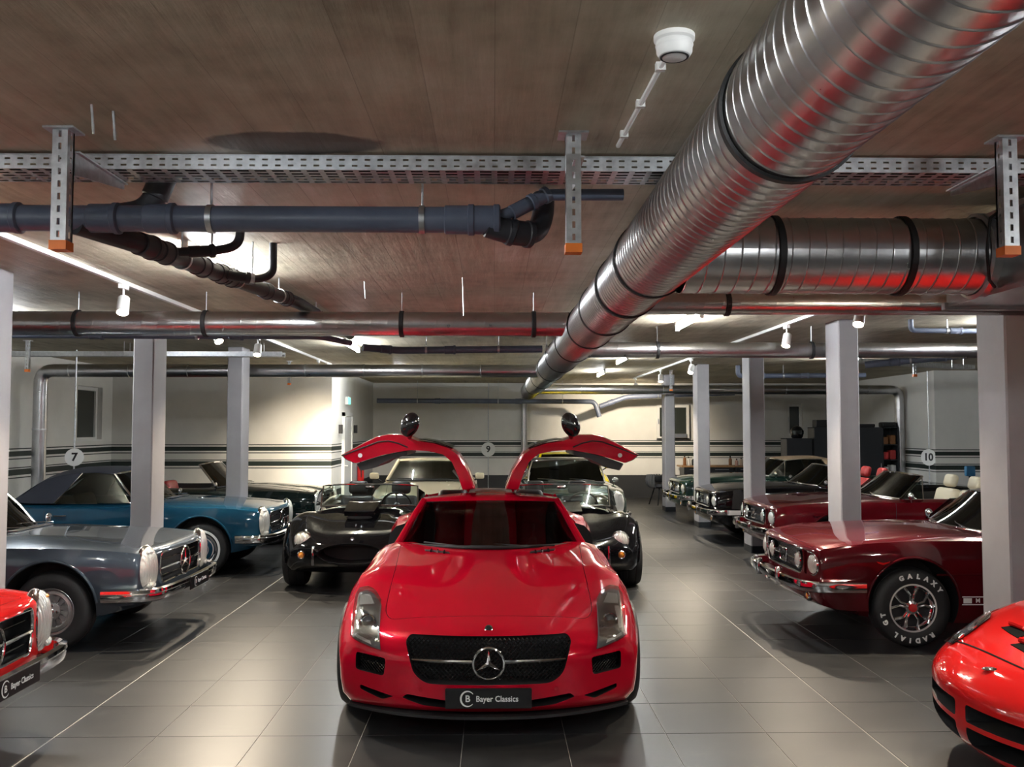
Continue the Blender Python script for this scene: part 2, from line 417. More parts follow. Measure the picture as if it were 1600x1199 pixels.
# windows, set in their reveals
def window(n, f, w, h, d):
    # f maps (a along wall, b up, c out of the wall into the room) to world
    mb = MB()
    def bx(m, a0, a1, b0, b1, c0, c1):
        vs = [f(a, b, c) for a in (a0, a1) for b in (b0, b1) for c in (c0, c1)]
        m.add(vs, [(0, 1, 3, 2), (4, 6, 7, 5), (0, 4, 5, 1), (2, 3, 7, 6), (0, 2, 6, 4), (1, 5, 7, 3)])
    for a0, a1, b0, b1 in ((0, 0.07, 0, h), (w - 0.07, w, 0, h), (0.07, w - 0.07, 0, 0.07), (0.07, w - 0.07, h - 0.07, h)):
        bx(mb, a0, a1, b0, b1, -d, -d + 0.07)
    o = struct(mb.build('window_%d' % n, M['win_frame'], None, 0))
    p = MB(); bx(p, 0.07, w - 0.07, 0.07, h - 0.07, -d + 0.02, -d + 0.035); p.build('pane', M['night_pane'], o, 0)
    s = MB(); bx(s, 0.0, w, 0.0, 0.03, -d + 0.07, 0.0); s.build('sill', M['win_frame'], o, 0)
    hd = MB(); bx(hd, 0.02, 0.05, h * 0.45, h * 0.60, -d + 0.07, -d + 0.10); hd.build('window_handle', M['steel'], o, 0)
window(1, lambda a, b, c: (-7.38 + c, 16.42 + a, 1.58 + b), 1.03, 1.0, 0.16)
window(2, lambda a, b, c: (7.72 + a, 24.0 - c, 1.62 + b), 0.40, 0.84, 0.16)
def w3(a, b, c): return (4.25 + a, 24.0 - c, 1.53 + b)
# back wall window sits in a shallow projecting casing
mb = MB()
window(3, w3, 0.84, 0.90, -0.04)
# door in the left recess wall
dm = MB(); dm.box(-3.15, -3.09, 19.1, 19.18, 0, 2.15); dm.box(-3.15, -3.09, 20.12, 20.20, 0, 2.15); dm.box(-3.15, -3.09, 19.1, 20.2, 2.07, 2.15)
door = struct(dm.build('door_1', M['win_frame'], None, 0))
MB().box(-3.15, -3.11, 19.18, 20.12, 0.0, 2.07).build('door_leaf', M['white_plastic'], door, 0)
MB().tube([(-3.11, 19.27, 1.03), (-3.05, 19.27, 1.03), (-3.05, 19.40, 1.03)], 0.01, 8).build('door_handle', M['steel'], door)
# ------------------------------------------------------------------ lamps
M['lamp_glow'] = pbr('warm_lamp_face', (1, 1, 1), 0.5, emit=(1.0, 0.80, 0.52), estr=40.0)
M['tube_glow'] = pbr('led_tube', (1, 1, 1), 0.5, emit=(0.93, 0.97, 1.0), estr=TUBE_E)
def track(x, y0, y1, label):
    mb = MB(); mb.box(x - 0.018, x + 0.018, y0, y1, CEIL - 0.034, CEIL - 0.001)
    tag(mb.build('lighting_track', M['white_plastic'], None, 0), label, 'light track')
track(-2.98, 1.2, 3.6, 'short white lighting track above the bright red roadster')
track(3.28, 1.2, 3.6, 'short white lighting track above the low red sports car')
track(-2.98, 4.3, 16.8, 'white lighting track on the ceiling above the row of roadsters')
track(3.28, 5.3, 21.5, 'white lighting track on the ceiling above the row of burgundy cars')
def spot(x, y, aim, label, power=1.0, group=None):
    t = thing('track_spotlight', label, 'spotlight', (x, y, CEIL - 0.034), 0, group)
    MB().box(-0.016, 0.016, -0.07, 0.07, -0.035, 0.0).build('adapter', M['white_plastic'], t, 0)
    MB().tube([(0, 0, -0.035), (0, 0, -0.12)], 0.009, 8).build('stem', M['white_plastic'], t)
    d = (Vector(aim) - Vector((x, y, CEIL - 0.2))).normalized()
    c = Vector((0, 0, -0.165))
    h = MB(); h.lathe([(0.0005, -0.075), (0.040, -0.075), (0.046, -0.068), (0.050, 0.075), (0.044, 0.075), (0.042, 0.055), (0.0005, 0.05)], c, d, 20)
    hd = h.build('lamp_head', M['white_plastic'], t)
    MB().disc(c + d * 0.058, d, 0.041, 20).build('lamp_face', M['lamp_glow'], hd)
    ld = bpy.data.lights.new('spot_beam', 'SPOT'); ld.energy = SPOT_W * power; ld.color = (1.0, 0.85, 0.65)
    ld.spot_size = R(95); ld.spot_blend = 0.75; ld.shadow_soft_size = 0.045
    lo = bpy.data.objects.new('spot_beam', ld); COL.objects.link(lo); lo.parent = t
    lo.location = c + d * 0.085; lo.rotation_euler = d.to_track_quat('-Z', 'Y').to_euler()
GL, GR = 'spotlights on the track above the roadsters', 'spotlights on the track above the burgundy cars'
for y, ax, ay, l in ((2.6, -1.6, 3.6, 'white track spotlight over the bright red roadster'), (5.15, -1.5, 5.2, 'white cylinder track spotlight hanging before the silver roadster'), (7.4, -2.6, 8.2, 'small white track spotlight over the silver roadster'),
                     (9.9, -1.6, 10.8, 'white track spotlight above the gap between silver and blue roadsters'), (11.6, -2.9, 12.6, 'white track spotlight over the blue roadster'),
                     (15.6, -3.3, 17.8, 'white track spotlight washing the striped side wall'), (16.4, -2.4, 17.9, 'last white track spotlight before the striped side wall')):
    spot(-2.98, y, (ax, ay - 2.2 if y < 14 else ay, 0.3), l, 1.0, GL)
for y, ax, ay, l in ((2.6, 1.7, 3.8, 'white track spotlight over the low red sports car'), (5.6, 1.6, 5.4, 'white track spotlight beside the ventilation box'), (8.15, 2.3, 9.0, 'white track spotlight over the nearest burgundy coupe'), (10.2, 2.6, 11.6, 'white track spotlight over the open burgundy convertible'),
                     (15.2, 2.4, 16.2, 'white track spotlight over the black convertible'), (18.0, 3.2, 19.4, 'white track spotlight over the dark green convertible'), (21.2, 3.4, 23.9, 'white track spotlight washing the wall around the back window')):
    spot(3.28, y, (ax, ay - 2.2 if y < 20 else ay, 0.3 if y < 20 else 1.6), l, 1.0, GR)
def led_tube(x, y, along_y, label, ln=1.2):
    t = thing('batten_light', label, 'tube light', (x, y, CEIL), 0 if along_y else PI / 2, 'tube lights on the ceiling')
    MB().box(-0.022, 0.022, -ln / 2 - 0.03, ln / 2 + 0.03, -0.04, 0).build('housing', M['white_plastic'], t, 0)
    MB().tube([(0, -ln / 2, -0.075), (0, ln / 2, -0.075)], 0.018, 12).build('tube', M['tube_glow'], t)
    for s in (-1, 1): MB().box(-0.02, 0.02, s * ln / 2 - 0.02, s * ln / 2 + 0.02, -0.098, -0.04).build('end_cap', M['white_plastic'], t, 0)
for x, y, l in ((-1.95, 6.4, 'bright tube light behind the sloping drain pipe'), (-1.95, 12.6, 'bright tube light beyond the spiral duct on the roadster side'), (-1.9, 18.0, 'tube light at the far end of the roadster aisle'),
                (2.05, 9.6, 'bright tube light beyond the ventilation box'), (2.1, 15.0, 'tube light above the black roadsters'), (2.2, 18.8, 'tube light nearest the striped back wall'),
                (-1.9, 1.0, 'added unseen tube light above the front aisle, roadster side'), (2.05, 1.0, 'added unseen tube light above the front aisle, coupe side'), (0.0, -2.2, 'added unseen tube light behind the front aisle'), (-4.6, 0.8, 'added unseen tube light over the roadster bay'), (4.9, 0.8, 'added unseen tube light over the coupe bay'),  # tubes out of the camera's view, added to brighten the near ceiling
                (-5.2, 9.6, 'tube light above the silver roadster boot'), (5.6, 9.6, 'tube light above the burgundy coupe boot'), (5.8, 15.0, 'tube light above the black convertible boot')):
    led_tube(x, y, True, l)

# ------------------------------------------------------------------ ventilation ducts
def spiral(p0, p1, r, pitch, n=40, ridge=0.004):
    p0, p1 = Vector(p0), Vector(p1); ln = (p1 - p0).length; d = (p1 - p0).normalized()
    t = Vector((0, 0, 1)); e1 = d.cross(t).normalized(); e2 = e1.cross(d)
    rows = []; s = 0.0; prof = ((0, 0), (0.045, ridge), (0.09, 0), (0.12, 0), (0.55, 0), (0.97, 0))
    k = 0
    while s < ln:
        for a, h in prof:
            u = s + a * pitch
            if u > ln: break
            row = []
            for j in range(n + 1):
                th = 2 * PI * j / n; uu = min(max(u + pitch * j / n, 0), ln)
                row.append(p0 + d * uu + (e1 * math.cos(th) + e2 * math.sin(th)) * (r + h))
            rows.append(row)
        s += pitch
    rows.append([p0 + d * ln + (e1 * math.cos(2 * PI * j / n) + e2 * math.sin(2 * PI * j / n)) * r for j in range(n + 1)])
    mb = MB(); mb.grid(rows); return mb
def ring(c, d, r, w=0.02, h=0.008, n=40):
    return MB().lathe([(r, -w), (r + h, -w * 0.7), (r + h, w * 0.7), (r, w)], c, d, n)
def duct(label, p0, p1, r, pitch, rings=(), name='ventilation_duct', rods=True, n=40, band='black'):
    t = thing(name, label, 'duct', p0)
    o = Vector(p0); q = Vector(p1) - o; d = q.normalized()
    spiral((0, 0, 0), q, r, pitch, n, 0.0034 if r > 0.15 else 0.0018).build('spiral_tube', M['galv'], t, 60)
    for a in rings:
        rg = ring(d * a, d, r + 0.004, n=n).build('joint_band', M[band], t)
        if rods:
            top = CEIL - o.z - d.z * a
            MB().tube([d * a + Vector((0, 0, r)), Vector((d.x * a, d.y * a, top))], 0.005, 6).build('hanger_rod', M['zinc'], rg)
    return t
MX, MZ, MR = 0.845, 2.715, 0.20
t = duct('large spiral ventilation duct running the length of the garage', (MX, -1.0, MZ), (MX, 22.2, MZ), MR, 0.072, (3.55, 5.85, 6.75, 7.85, 9.0, 10.6, 12.4, 14.5, 17, 20), n=56)
duct('wide spiral duct branching to the ventilation box', (MX + 0.06, 4.75, MZ), (2.62, 4.75, MZ), MR - 0.003, 0.085, (0.55, 1.22), rods=False, n=56)
duct('slim spiral duct crossing behind the ventilation box', (MX + 0.15, 6.63, 2.72), (6.5, 6.63, 2.72), 0.08, 0.13, (0.7, 3.0, 4.6))
duct('slim spiral duct crossing above the silver roadster', (MX - 0.15, 8.0, 2.722), (-4.6, 8.0, 2.722), 0.105, 0.14, (0.35, 1.5, 3.2, 4.3))
duct('slim spiral duct crossing above the open burgundy convertible', (MX + 0.15, 10.6, 2.722), (8.0, 10.6, 2.722), 0.09, 0.14, (0.9, 2.7, 5.0))
def elbow_duct(label, pts, r, name='ventilation_duct'):
    # straight runs joined by segmented bends
    P = [Vector(p) for p in pts]; path = [P[0]]
    for i in range(1, len(P) - 1):
        a, b = (P[i - 1] - P[i]).normalized(), (P[i + 1] - P[i]).normalized(); rr = 2.0 * r
        for k in range(7):
            tt = k / 6; path.append(P[i] + a * rr * (1 - tt) ** 2 + b * rr * tt ** 2)
    path.append(P[-1])
    t = thing(name, label, 'duct', P[0])
    MB().tube([p - P[0] for p in path], r, 28).build('tube', M['galv'], t, 40)
    for i in range(1, len(P)):
        d = (P[i] - P[i - 1]); L = d.length; d.normalize()
        k = 1
        while k * 0.9 < L - 0.3:
            ring(P[i - 1] - P[0] + d * k * 0.9, d, r, 0.012, 0.006, 28).build('joint_band', M['zinc'], t); k += 1
    return t
elbow_duct('galvanised duct turning down the wall beside the seven sign', [(MX - 0.15, 14.2, 2.70), (-6.95, 14.2, 2.70), (-6.95, 14.2, 0.0)], 0.10)
elbow_duct('galvanised duct turning down the wall beside the ten sign', [(MX + 0.15, 20.0, 2.66), (8.9, 20.0, 2.66), (8.9, 20.0, 0.0)], 0.10)
elbow_duct('thin galvanised pipe running down the striped back wall', [(MX - 0.06, 22.2, 2.70), (MX - 0.06, 23.85, 2.70), (MX - 0.06, 23.85, 0.0)], 0.085)
# ventilation box
t = thing('ventilation_box', 'grey sheet-metal ventilation box under the ceiling with round duct collar', 'air unit', (2.56, 4.4, 2.5))
MB().box(0, 1.7, -0.38, 0.72, 0.0, 0.40).build('casing', M['galv'], t, 0)
ring((-0.02, 0.35, 0.215), (1, 0, 0), 0.205, 0.03, 0.02, 48).build('collar', M['galv'], t)
for y in (-0.40, 0.70): MB().box(-0.02, 1.72, y, y + 0.04, -0.02, 0.02).build('edge_flange', M['galv'], t, 0)
MB().box(-0.03, 0.0, -0.38, 0.74, 0.385, 0.415).build('top_flange', M['galv'], t, 0)
MB().tube([(-0.03, 0.10, 0.40), (-0.09, 0.08, 0.36), (-0.10, 0.10, 0.2), (-0.06, 0.16, 0.06), (-0.01, 0.2, 0.03)], 0.008, 8).build('cable', M['cable'], t)
for x, y in ((0.1, -0.2), (0.1, 0.62), (1.6, -0.2), (1.6, 0.62)): MB().tube([(x, y, 0.40), (x, y, 0.5)], 0.006, 6).build('hanger_rod', M['zinc'], t)

# ------------------------------------------------------------------ cable tray with hanging posts
def plate_with_slots(mb, f, ln, h, rows, pitch, sl, sh, t=0.0015):
    # a strip of sheet with real slots: f(a, b, c) maps along, up, out
    def q(a0, a1, b0, b1):
        if a1 - a0 < 1e-5 or b1 - b0 < 1e-5: return
        mb.add([f(a0, b0, 0), f(a1, b0, 0), f(a1, b1, 0), f(a0, b1, 0)], [(0, 1, 2, 3)])
    zs = [0]
    for r_ in rows: zs += [r_ - sh / 2, r_ + sh / 2]
    zs.append(h); n = int(ln / pitch)
    for i in range(len(zs) - 1):
        if i % 2 == 0: q(0, ln, zs[i], zs[i + 1])
        else:
            x = 0.0
            for k in range(n):
                c = (k + 0.5) * pitch; q(x, c - sl / 2, zs[i], zs[i + 1]); x = c + sl / 2
            q(x, ln, zs[i], zs[i + 1])
    return mb
def cable_tray(label, x0, y, z, ln, wid, rotz=0.0, pitch=0.055):
    t = thing('cable_tray', label, 'cable tray', (x0, y, z), rotz)
    for yy, nm in ((0, 'side_rail'), (wid, 'side_rail')):
        mb = MB(); plate_with_slots(mb, lambda a, b, c: (a, yy, b), ln, 0.062, (0.018, 0.044), pitch, 0.024, 0.008)
        mb.box(0, ln, yy - 0.004, yy + 0.004, 0.060, 0.064); mb.build(nm, M['zinc'], t, 0, False)
    mb = MB(); plate_with_slots(mb, lambda a, b, c: (a, b, 0), ln, wid, [wid * (k + 0.5) / 5 for k in range(5)], 0.075, 0.05, 0.022)
    mb.build('tray_floor', M['zinc'], t, 0, False)
    if ln < 6:
        for a in (.3, ln / 2, ln - .3):
            for b in (0.0, wid): MB().tube([(a, b, 0.0), (a, b, CEIL - z)], 0.005, 6).build('hanger_rod', M['zinc'], t)
    for k in range(3):
        MB().tube([(a * ln / 24, wid * (0.25 + 0.2 * k) + 0.01 * math.sin(a * 1.7 + k * 2), 0.012 + 0.003 * k) for a in range(25)], 0.007, 6).build('cable', M['cable'], t)
    return t
cable_tray('perforated zinc cable tray hung across the front of the ceiling', -3.6, 3.93, 2.925, 7.0, 0.22, -0.002)
def post(x, y, ln, label, cap=True, arm=0.49, s=1.0, group=None):
    t = thing('hanging_post', label, 'ceiling bracket', (x, y, CEIL), 0, group)
    w = 0.030 * s; mb = MB()
    plate_with_slots(mb, lambda a, b, c: (b - w, -w, -a), ln, 2 * w, (w,), 0.05, 0.026, 0.012)
    for sx in (-w, w): plate_with_slots(mb, lambda a, b, c: (sx, b - w, -a), ln, 2 * w, (w,), 0.05, 0.026, 0.010)
    for sx in (-w, w): mb.box(sx - 0.002 if sx > 0 else sx, sx if sx > 0 else sx + 0.002, w - 0.012, w, -ln, 0)
    mb.build('slotted_channel', M['zinc'], t, 0, False)
    MB().box(-w * 2, w * 2, -w * 1.8, w * 1.8, -0.008, 0).build('head_plate', M['zinc'], t, 0)
    if cap: MB().box(-w * 1.12, w * 1.12, -w * 1.12, w * 1.12, -ln - 0.006, -ln + 0.030).build('end_cap', M['orange'], t, 0)
    if arm:
        am = MB(); am.add([(w, w, -0.082), (w + 0.004, w, -0.082), (w + 0.004, w + arm, -0.082), (w, w + arm, -0.082), (w, w, -0.175), (w + 0.004, w, -0.175), (w + 0.004, w + arm, -0.105), (w, w + arm, -0.105)],
               [(0, 1, 2, 3), (4, 7, 6, 5), (0, 4, 5, 1), (3, 2, 6, 7), (0, 3, 7, 4), (1, 5, 6, 2)])
        am.box(w - 0.02, w + 0.02, w, w + arm, -0.084, -0.077); am.build('bracket_arm', M['zinc'], t, 0)
GP = 'slotted posts carrying the front cable tray'
post(-1.715, 3.64, 0.48, 'slotted zinc ceiling post with orange cap in front of the blue-grey pipe', group=GP)
post(0.318, 3.66, 0.48, 'slotted zinc ceiling post with orange cap beside the pipe elbow', group=GP)
post(2.10, 3.68, 0.48, 'slotted zinc ceiling post with orange cap beside the ventilation box', group=GP)
cable_tray('perforated zinc tray above the blue roadster', -7.2, 12.6, 2.80, 4.3, 0.2)
cable_tray('perforated zinc tray above the open burgundy convertible', 5.0, 13.2, 2.78, 3.2, 0.2, 0.5)
GB = 'small orange-capped posts on the far ceiling'
for x, y, l in ((-6.3, 12.5, 'slotted post with orange cap above the blue soft top'), (-5.6, 15.6, 'short slotted post near the side window'), (-3.6, 16.2, 'short slotted post near the wall corner'), (-3.3, 18.4, 'short slotted post near the exit sign'),
                (3.6, 18.6, 'short slotted post between the far columns'), (4.9, 13.1, 'slotted post with cap above the convertible windscreen'), (6.2, 13.4, 'slotted post with cap near the ten sign')):
    post(x, y, 0.42, l, True, 0, 0.8, GB)

# ------------------------------------------------------------------ drain pipes
def bendpath(pts, rr, seg=6):
    P = [Vector(p) for p in pts]; out = [P[0]]
    for i in range(1, len(P) - 1):
        a, b = (P[i - 1] - P[i]), (P[i + 1] - P[i]); r1 = min(rr, a.length * 0.49, b.length * 0.49); a.normalize(); b.normalize()
        for k in range(seg + 1):
            tt = k / seg; out.append(P[i] + a * r1 * (1 - tt) ** 2 + b * r1 * tt ** 2)
    out.append(P[-1]); return out
def pipe(name, label, pts, r, mat, sockets=(), clamps=(), bend=0.12, cat='pipe'):
    o = Vector(pts[0]); t = thing(name, label, cat, o)
    path = [p - o for p in bendpath(pts, bend)]
    MB().tube(path, r, 24).build('pipe_run', M[mat], t, 50)
    def along(s):
        acc = 0
        for i in range(len(path) - 1):
            d = path[i + 1] - path[i]
            if acc + d.length >= s or i == len(path) - 2: return path[i] + d.normalized() * (s - acc), d.normalized()
            acc += d.length
    for s in sockets:
        c, d = along(s)
        MB().lathe([(r, -0.075), (r + 0.007, -0.07), (r + 0.007, 0.035), (r + 0.013, 0.04), (r + 0.013, 0.062), (r + 0.006, 0.068), (r, 0.07)], c, d, 24).build('socket', M[mat], t)
    for s in clamps:
        c, d = along(s)
        k = MB().lathe([(r, -0.013), (r + 0.006, -0.013), (r + 0.006, 0.013), (r, 0.013)], c, d, 24).build('pipe_clamp', M['zinc'], t)
        top = CEIL - o.z
        if top > c.z + r: MB().tube([(c.x, c.y, c.z + r), (c.x, c.y, top)], 0.006, 6).build('hanger_rod', M['zinc'], k)
    return t
PY, PZ, PR = 4.3, 2.795, 0.061
pipe('drain_pipe', 'long blue-grey drain pipe hung below the front cable tray', [(-3.4, PY, PZ), (0.0, PY, PZ)], PR, 'pvc_blue', (0.95, 1.12, 1.58, 1.84, 3.24, 3.36), (2.07, 3.06), 0.05)
pipe('pipe_elbow', 'black insulated pipe elbow at the end of the blue-grey drain', [(-0.06, PY, PZ - 0.012), (0.09, PY + 0.03, PZ - 0.055), (0.20, PY + 0.10, PZ - 0.045), (0.24, PY + 0.16, PZ + 0.05), (0.245, PY + 0.17, 2.965)], 0.053, 'pvc_dark', (0.10, 0.19), (), 0.08)
pipe('pipe_elbow', 'slim dark pipe rising from the blue-grey drain end to the tray', [(0.03, PY, PZ + 0.02), (0.11, PY, PZ + 0.05), (0.25, PY + 0.05, 2.93), (0.62, PY + 0.06, 2.935)], 0.028, 'pvc_blue', (0.12, 0.20), (), 0.03)
pipe('pipe_riser', 'dark drain riser going up beside the cable tray', [(-1.98, PY + 0.06, PZ), (-1.66, PY + 0.10, PZ + 0.06), (-1.60, PY + 0.10, 3.0)], 0.056, 'pvc_dark', (0.46,), (), 0.09)
pipe('drain_pipe', 'black drain pipe sloping back from the blue-grey drain', [(-1.95, PY - 0.02, PZ - 0.03), (-1.76, PY + 0.28, 2.73), (-1.68, 7.9, 2.888), (-1.66, 10.6, 2.89)], 0.052, 'pvc_dark', (0.42, 0.62, 1.2, 1.55, 1.75, 2.6, 3.2), (0.9, 1.9, 3.0, 4.4), 0.15)
pipe('branch_pipe', 'thin black branch pipe curling up from the sloping drain', [(-1.73, 4.95, 2.76), (-1.52, 5.05, 2.79), (-1.42, 5.1, 2.83), (-1.41, 5.1, 3.0)], 0.025, 'pvc_dark', (0.15,), (0.2,), 0.07)
pipe('branch_pipe', 'thin black branch pipe with tall riser near the sloping drain', [(-1.72, 5.75, 2.78), (-1.5, 5.85, 2.76), (-1.42, 5.88, 2.80), (-1.42, 5.88, 3.0)], 0.025, 'pvc_dark', (0.12,), (0.2,), 0.07)
pipe('water_pipe', 'thin blue pipe behind the slim duct above the roadsters', [(-6.0, 9.3, 2.75), (-1.75, 9.3, 2.74), (-1.5, 9.6, 2.70)], 0.03, 'pvc_blue', (2.0, 3.4), (1.0, 3.0), 0.1)
pipe('drain_pipe', 'dark horizontal pipe crossing the middle of the far ceiling', [(-1.6, 11.2, 2.80), (-1.2, 11.4, 2.78), (0.6, 11.4, 2.80)], 0.045, 'pvc_blue', (0.3, 1.1), (0.8, 1.7, 2.3), 0.1)
pipe('drain_pipe', 'dark pipe dropping short from the far ceiling before the back wall', [(-2.9, 22.8, 2.50), (2.5, 22.8, 2.48), (2.62, 22.8, 2.1)], 0.06, 'pvc_blue', (1.5, 3.5), (1.0, 3.0, 4.6), 0.12)
pipe('drain_pipe', 'dark sloping pipe joining the short drop before the back wall', [(2.62, 22.8, 2.36), (3.3, 22.8, 2.60), (6.0, 22.8, 2.70)], 0.06, 'pvc_blue', (0.3,), (1.5,), 0.12)
pipe('water_pipe', 'short dark pipe on the ceiling over the open burgundy convertible', [(4.55, 9.9, 3.0), (4.55, 9.9, 2.88), (7.0, 9.9, 2.86)], 0.028, 'pvc_blue', (0.6, 1.2), (0.5, 1.5), 0.05)
pipe('water_pipe', 'dark pipe on the far ceiling above the black convertible', [(4.6, 17.2, 3.0), (4.6, 17.2, 2.80), (6.9, 16.9, 2.80)], 0.045, 'pvc_blue', (0.6, 1.4), (1.0, 2.0), 0.08)
pipe('drain_pipe', 'dark pipe descending over the cabinets', [(5.3, 13.0, 2.72), (6.9, 12.4, 2.86)], 0.05, 'pvc_blue', (0.4, 1.0), (0.6, 1.3))
# threaded rods left in the slab
for x, y, ln, lb in ((-1.48, 3.35, 0.11, 'short bare rod sticking from the ceiling near the zinc post'), (-1.43, 3.42, 0.11, 'second short bare rod next to the first near the zinc post'), (-0.25, 7.2, 0.30, 'long bare rod hanging alone before the slim cross duct'), (-1.05, 7.4, 0.14, 'short bare rod near the sloping drain before the slim cross duct')):
    tag(MB().tube([(x, y, CEIL), (x + 0.01, y, CEIL - ln)], 0.005, 6).build('threaded_rod', M['zinc']), lb, 'rod', 'bare rods in the ceiling')
# smoke detector with conduit
t = thing('smoke_detector', 'white round smoke detector on the concrete ceiling', 'smoke detector', (0.545, 2.72, CEIL))
MB().lathe([(0.062, 0), (0.062, -0.014), (0.055, -0.02), (0.054, -0.052), (0.047, -0.064), (0.03, -0.07), (0.0005, -0.071)], (0, 0, 0), (0, 0, 1), 32).build('base_ring', M['white_plastic'], t)
MB().lathe([(0.0555, -0.026), (0.057, -0.029), (0.057, -0.033), (0.0555, -0.036)], (0, 0, 0), (0, 0, 1), 32).build('seam_ring', M['white'], t)
MB().lathe([(0.036, -0.0675), (0.040, -0.069), (0.044, -0.0665)], (0, 0, 0), (0, 0, 1), 32).build('sensor_slot', M['black'], t)
t = thing('conduit', 'thin white conduit running from the smoke detector to the tray', 'conduit', (0.545, 2.78, CEIL - 0.014))
MB().tube([(0, 0, 0), (-0.03, 0.98, 0)], 0.010, 8).build('conduit_tube', M['white_plastic'], t)
for s in (0.15, 0.5, 0.85): MB().box(-0.016 - 0.03 * s, 0.016 - 0.03 * s, 0.98 * s - 0.012, 0.98 * s + 0.012, -0.012, 0.014).build('conduit_clip', M['white_plastic'], t, 0)
# bay number discs hanging before the walls
def bay_sign(x, y, z, txt, rotz, label, r=0.19, drop=True):
    t = thing('bay_sign', label, 'sign', (x, y, z), rotz)
    MB().lathe([(0.0005, -0.008), (r, -0.008), (r, 0.008), (0.0005, 0.008)], (0, 0, 0), (0, 1, 0), 40).build('disc', M['white_plastic'], t, 30)
    text_mesh(txt, r * 1.25, 0.006, 0.002).xf(Matrix.Translation((0, -0.011, 0)) @ Matrix.Rotation(PI / 2, 4, 'X')).build('number', M['black'], t, 0, False)
    MB().tube([(0, 0.012, -z + 0.02 if drop else -0.6), (0, 0.012, CEIL - z)], 0.012, 8).build('cord_tube', M['zinc'], t)
bay_sign(-0.15, 23.95, 1.27, '9', 0, 'round white sign numbered nine on the striped back wall', 0.185)
bay_sign(-6.3, 13.95, 1.38, '7', R(30), 'round white sign numbered seven beside the wall duct', 0.132)
bay_sign(8.93, 18.75, 1.22, '10', R(-58), 'round white sign numbered ten on the side wall', 0.17)
# exit sign over the recess door
t = thing('exit_sign', 'small green exit sign above the recess door', 'sign', (-3.12, 19.65, 2.40))
MB().box(-0.03, 0.03, -0.16, 0.16, -0.08, 0.08).build('sign_case', M['white_plastic'], t, 0)
M['exit_green'] = pbr('exit_green', (0.05, 0.5, 0.25), 0.4, emit=(0.1, 0.8, 0.4), estr=0.8)
MB().box(0.03, 0.034, -0.15, 0.15, -0.07, 0.07).build('sign_face', M['exit_green'], t, 0)
# ------------------------------------------------------------------ car building kit
# car frame: nose at y = 0, tail at y = length, x across, z up; a car with rotation 0 faces the camera
def pchip(kn):
    xs = [k[0] for k in kn]; ys = [k[1] for k in kn]; n = len(xs)
    if n == 1: return lambda x: ys[0]
    h = [xs[i + 1] - xs[i] for i in range(n - 1)]; d = [(ys[i + 1] - ys[i]) / h[i] for i in range(n - 1)]
    m = [d[0]] + [0 if d[i - 1] * d[i] <= 0 else 2 * d[i - 1] * d[i] / (d[i - 1] + d[i]) for i in range(1, n - 1)] + [d[-1]]
    def f(x):
        if x <= xs[0]: return ys[0]
        if x >= xs[-1]: return ys[-1]
        i = 0
        while x > xs[i + 1]: i += 1
        t = (x - xs[i]) / h[i]; a = t * t * (3 - 2 * t); b = t * (1 - t) ** 2; c = t * t * (t - 1)
        return ys[i] * (1 - a) + ys[i + 1] * a + h[i] * (b * m[i] + c * m[i + 1])
    return f
def catmull(P, n):
    # n samples through the points P, chord spaced
    P = [Vector(p) for p in P]; k = len(P); out = []
    T = [0]
    for i in range(k - 1): T.append(T[-1] + max((P[i + 1] - P[i]).length, 1e-6) ** 0.5)
    fs = [pchip([(T[i], P[i][c]) for i in range(k)]) for c in range(len(P[0]))]
    # even spacing by arc length
    dense = [Vector([f(T[-1] * i / 120) for f in fs]) for i in range(121)]
    acc = [0]
    for i in range(120): acc.append(acc[-1] + (dense[i + 1] - dense[i]).length)
    j = 0
    for i in range(n):
        s = acc[-1] * i / (n - 1)
        while j < 119 and acc[j + 1] < s: j += 1
        w = (s - acc[j]) / max(acc[j + 1] - acc[j], 1e-9); out.append(dense[j].lerp(dense[j + 1], min(w, 1)))
    return out
def rbox(x0, x1, y0, y1, z0, z1, r=0.03, seg=2, mat=None):
    b = bmesh.new(); bmesh.ops.create_cube(b, size=1)
    for v in b.verts: v.co = Vector(((x0 + x1) / 2 + v.co.x * (x1 - x0), (y0 + y1) / 2 + v.co.y * (y1 - y0), (z0 + z1) / 2 + v.co.z * (z1 - z0)))
    bmesh.ops.bevel(b, geom=b.edges[:], offset=min(r, (x1 - x0) * .49, (y1 - y0) * .49, (z1 - z0) * .49), segments=seg, affect='EDGES', profile=0.5)
    mb = MB(); b.verts.index_update()
    mb.v = [tuple(mat @ v.co) if mat is not None else tuple(v.co) for v in b.verts]; mb.f = [tuple(v.index for v in f.verts) for f in b.faces]; mb.m = [0] * len(mb.f)
    b.free(); return mb
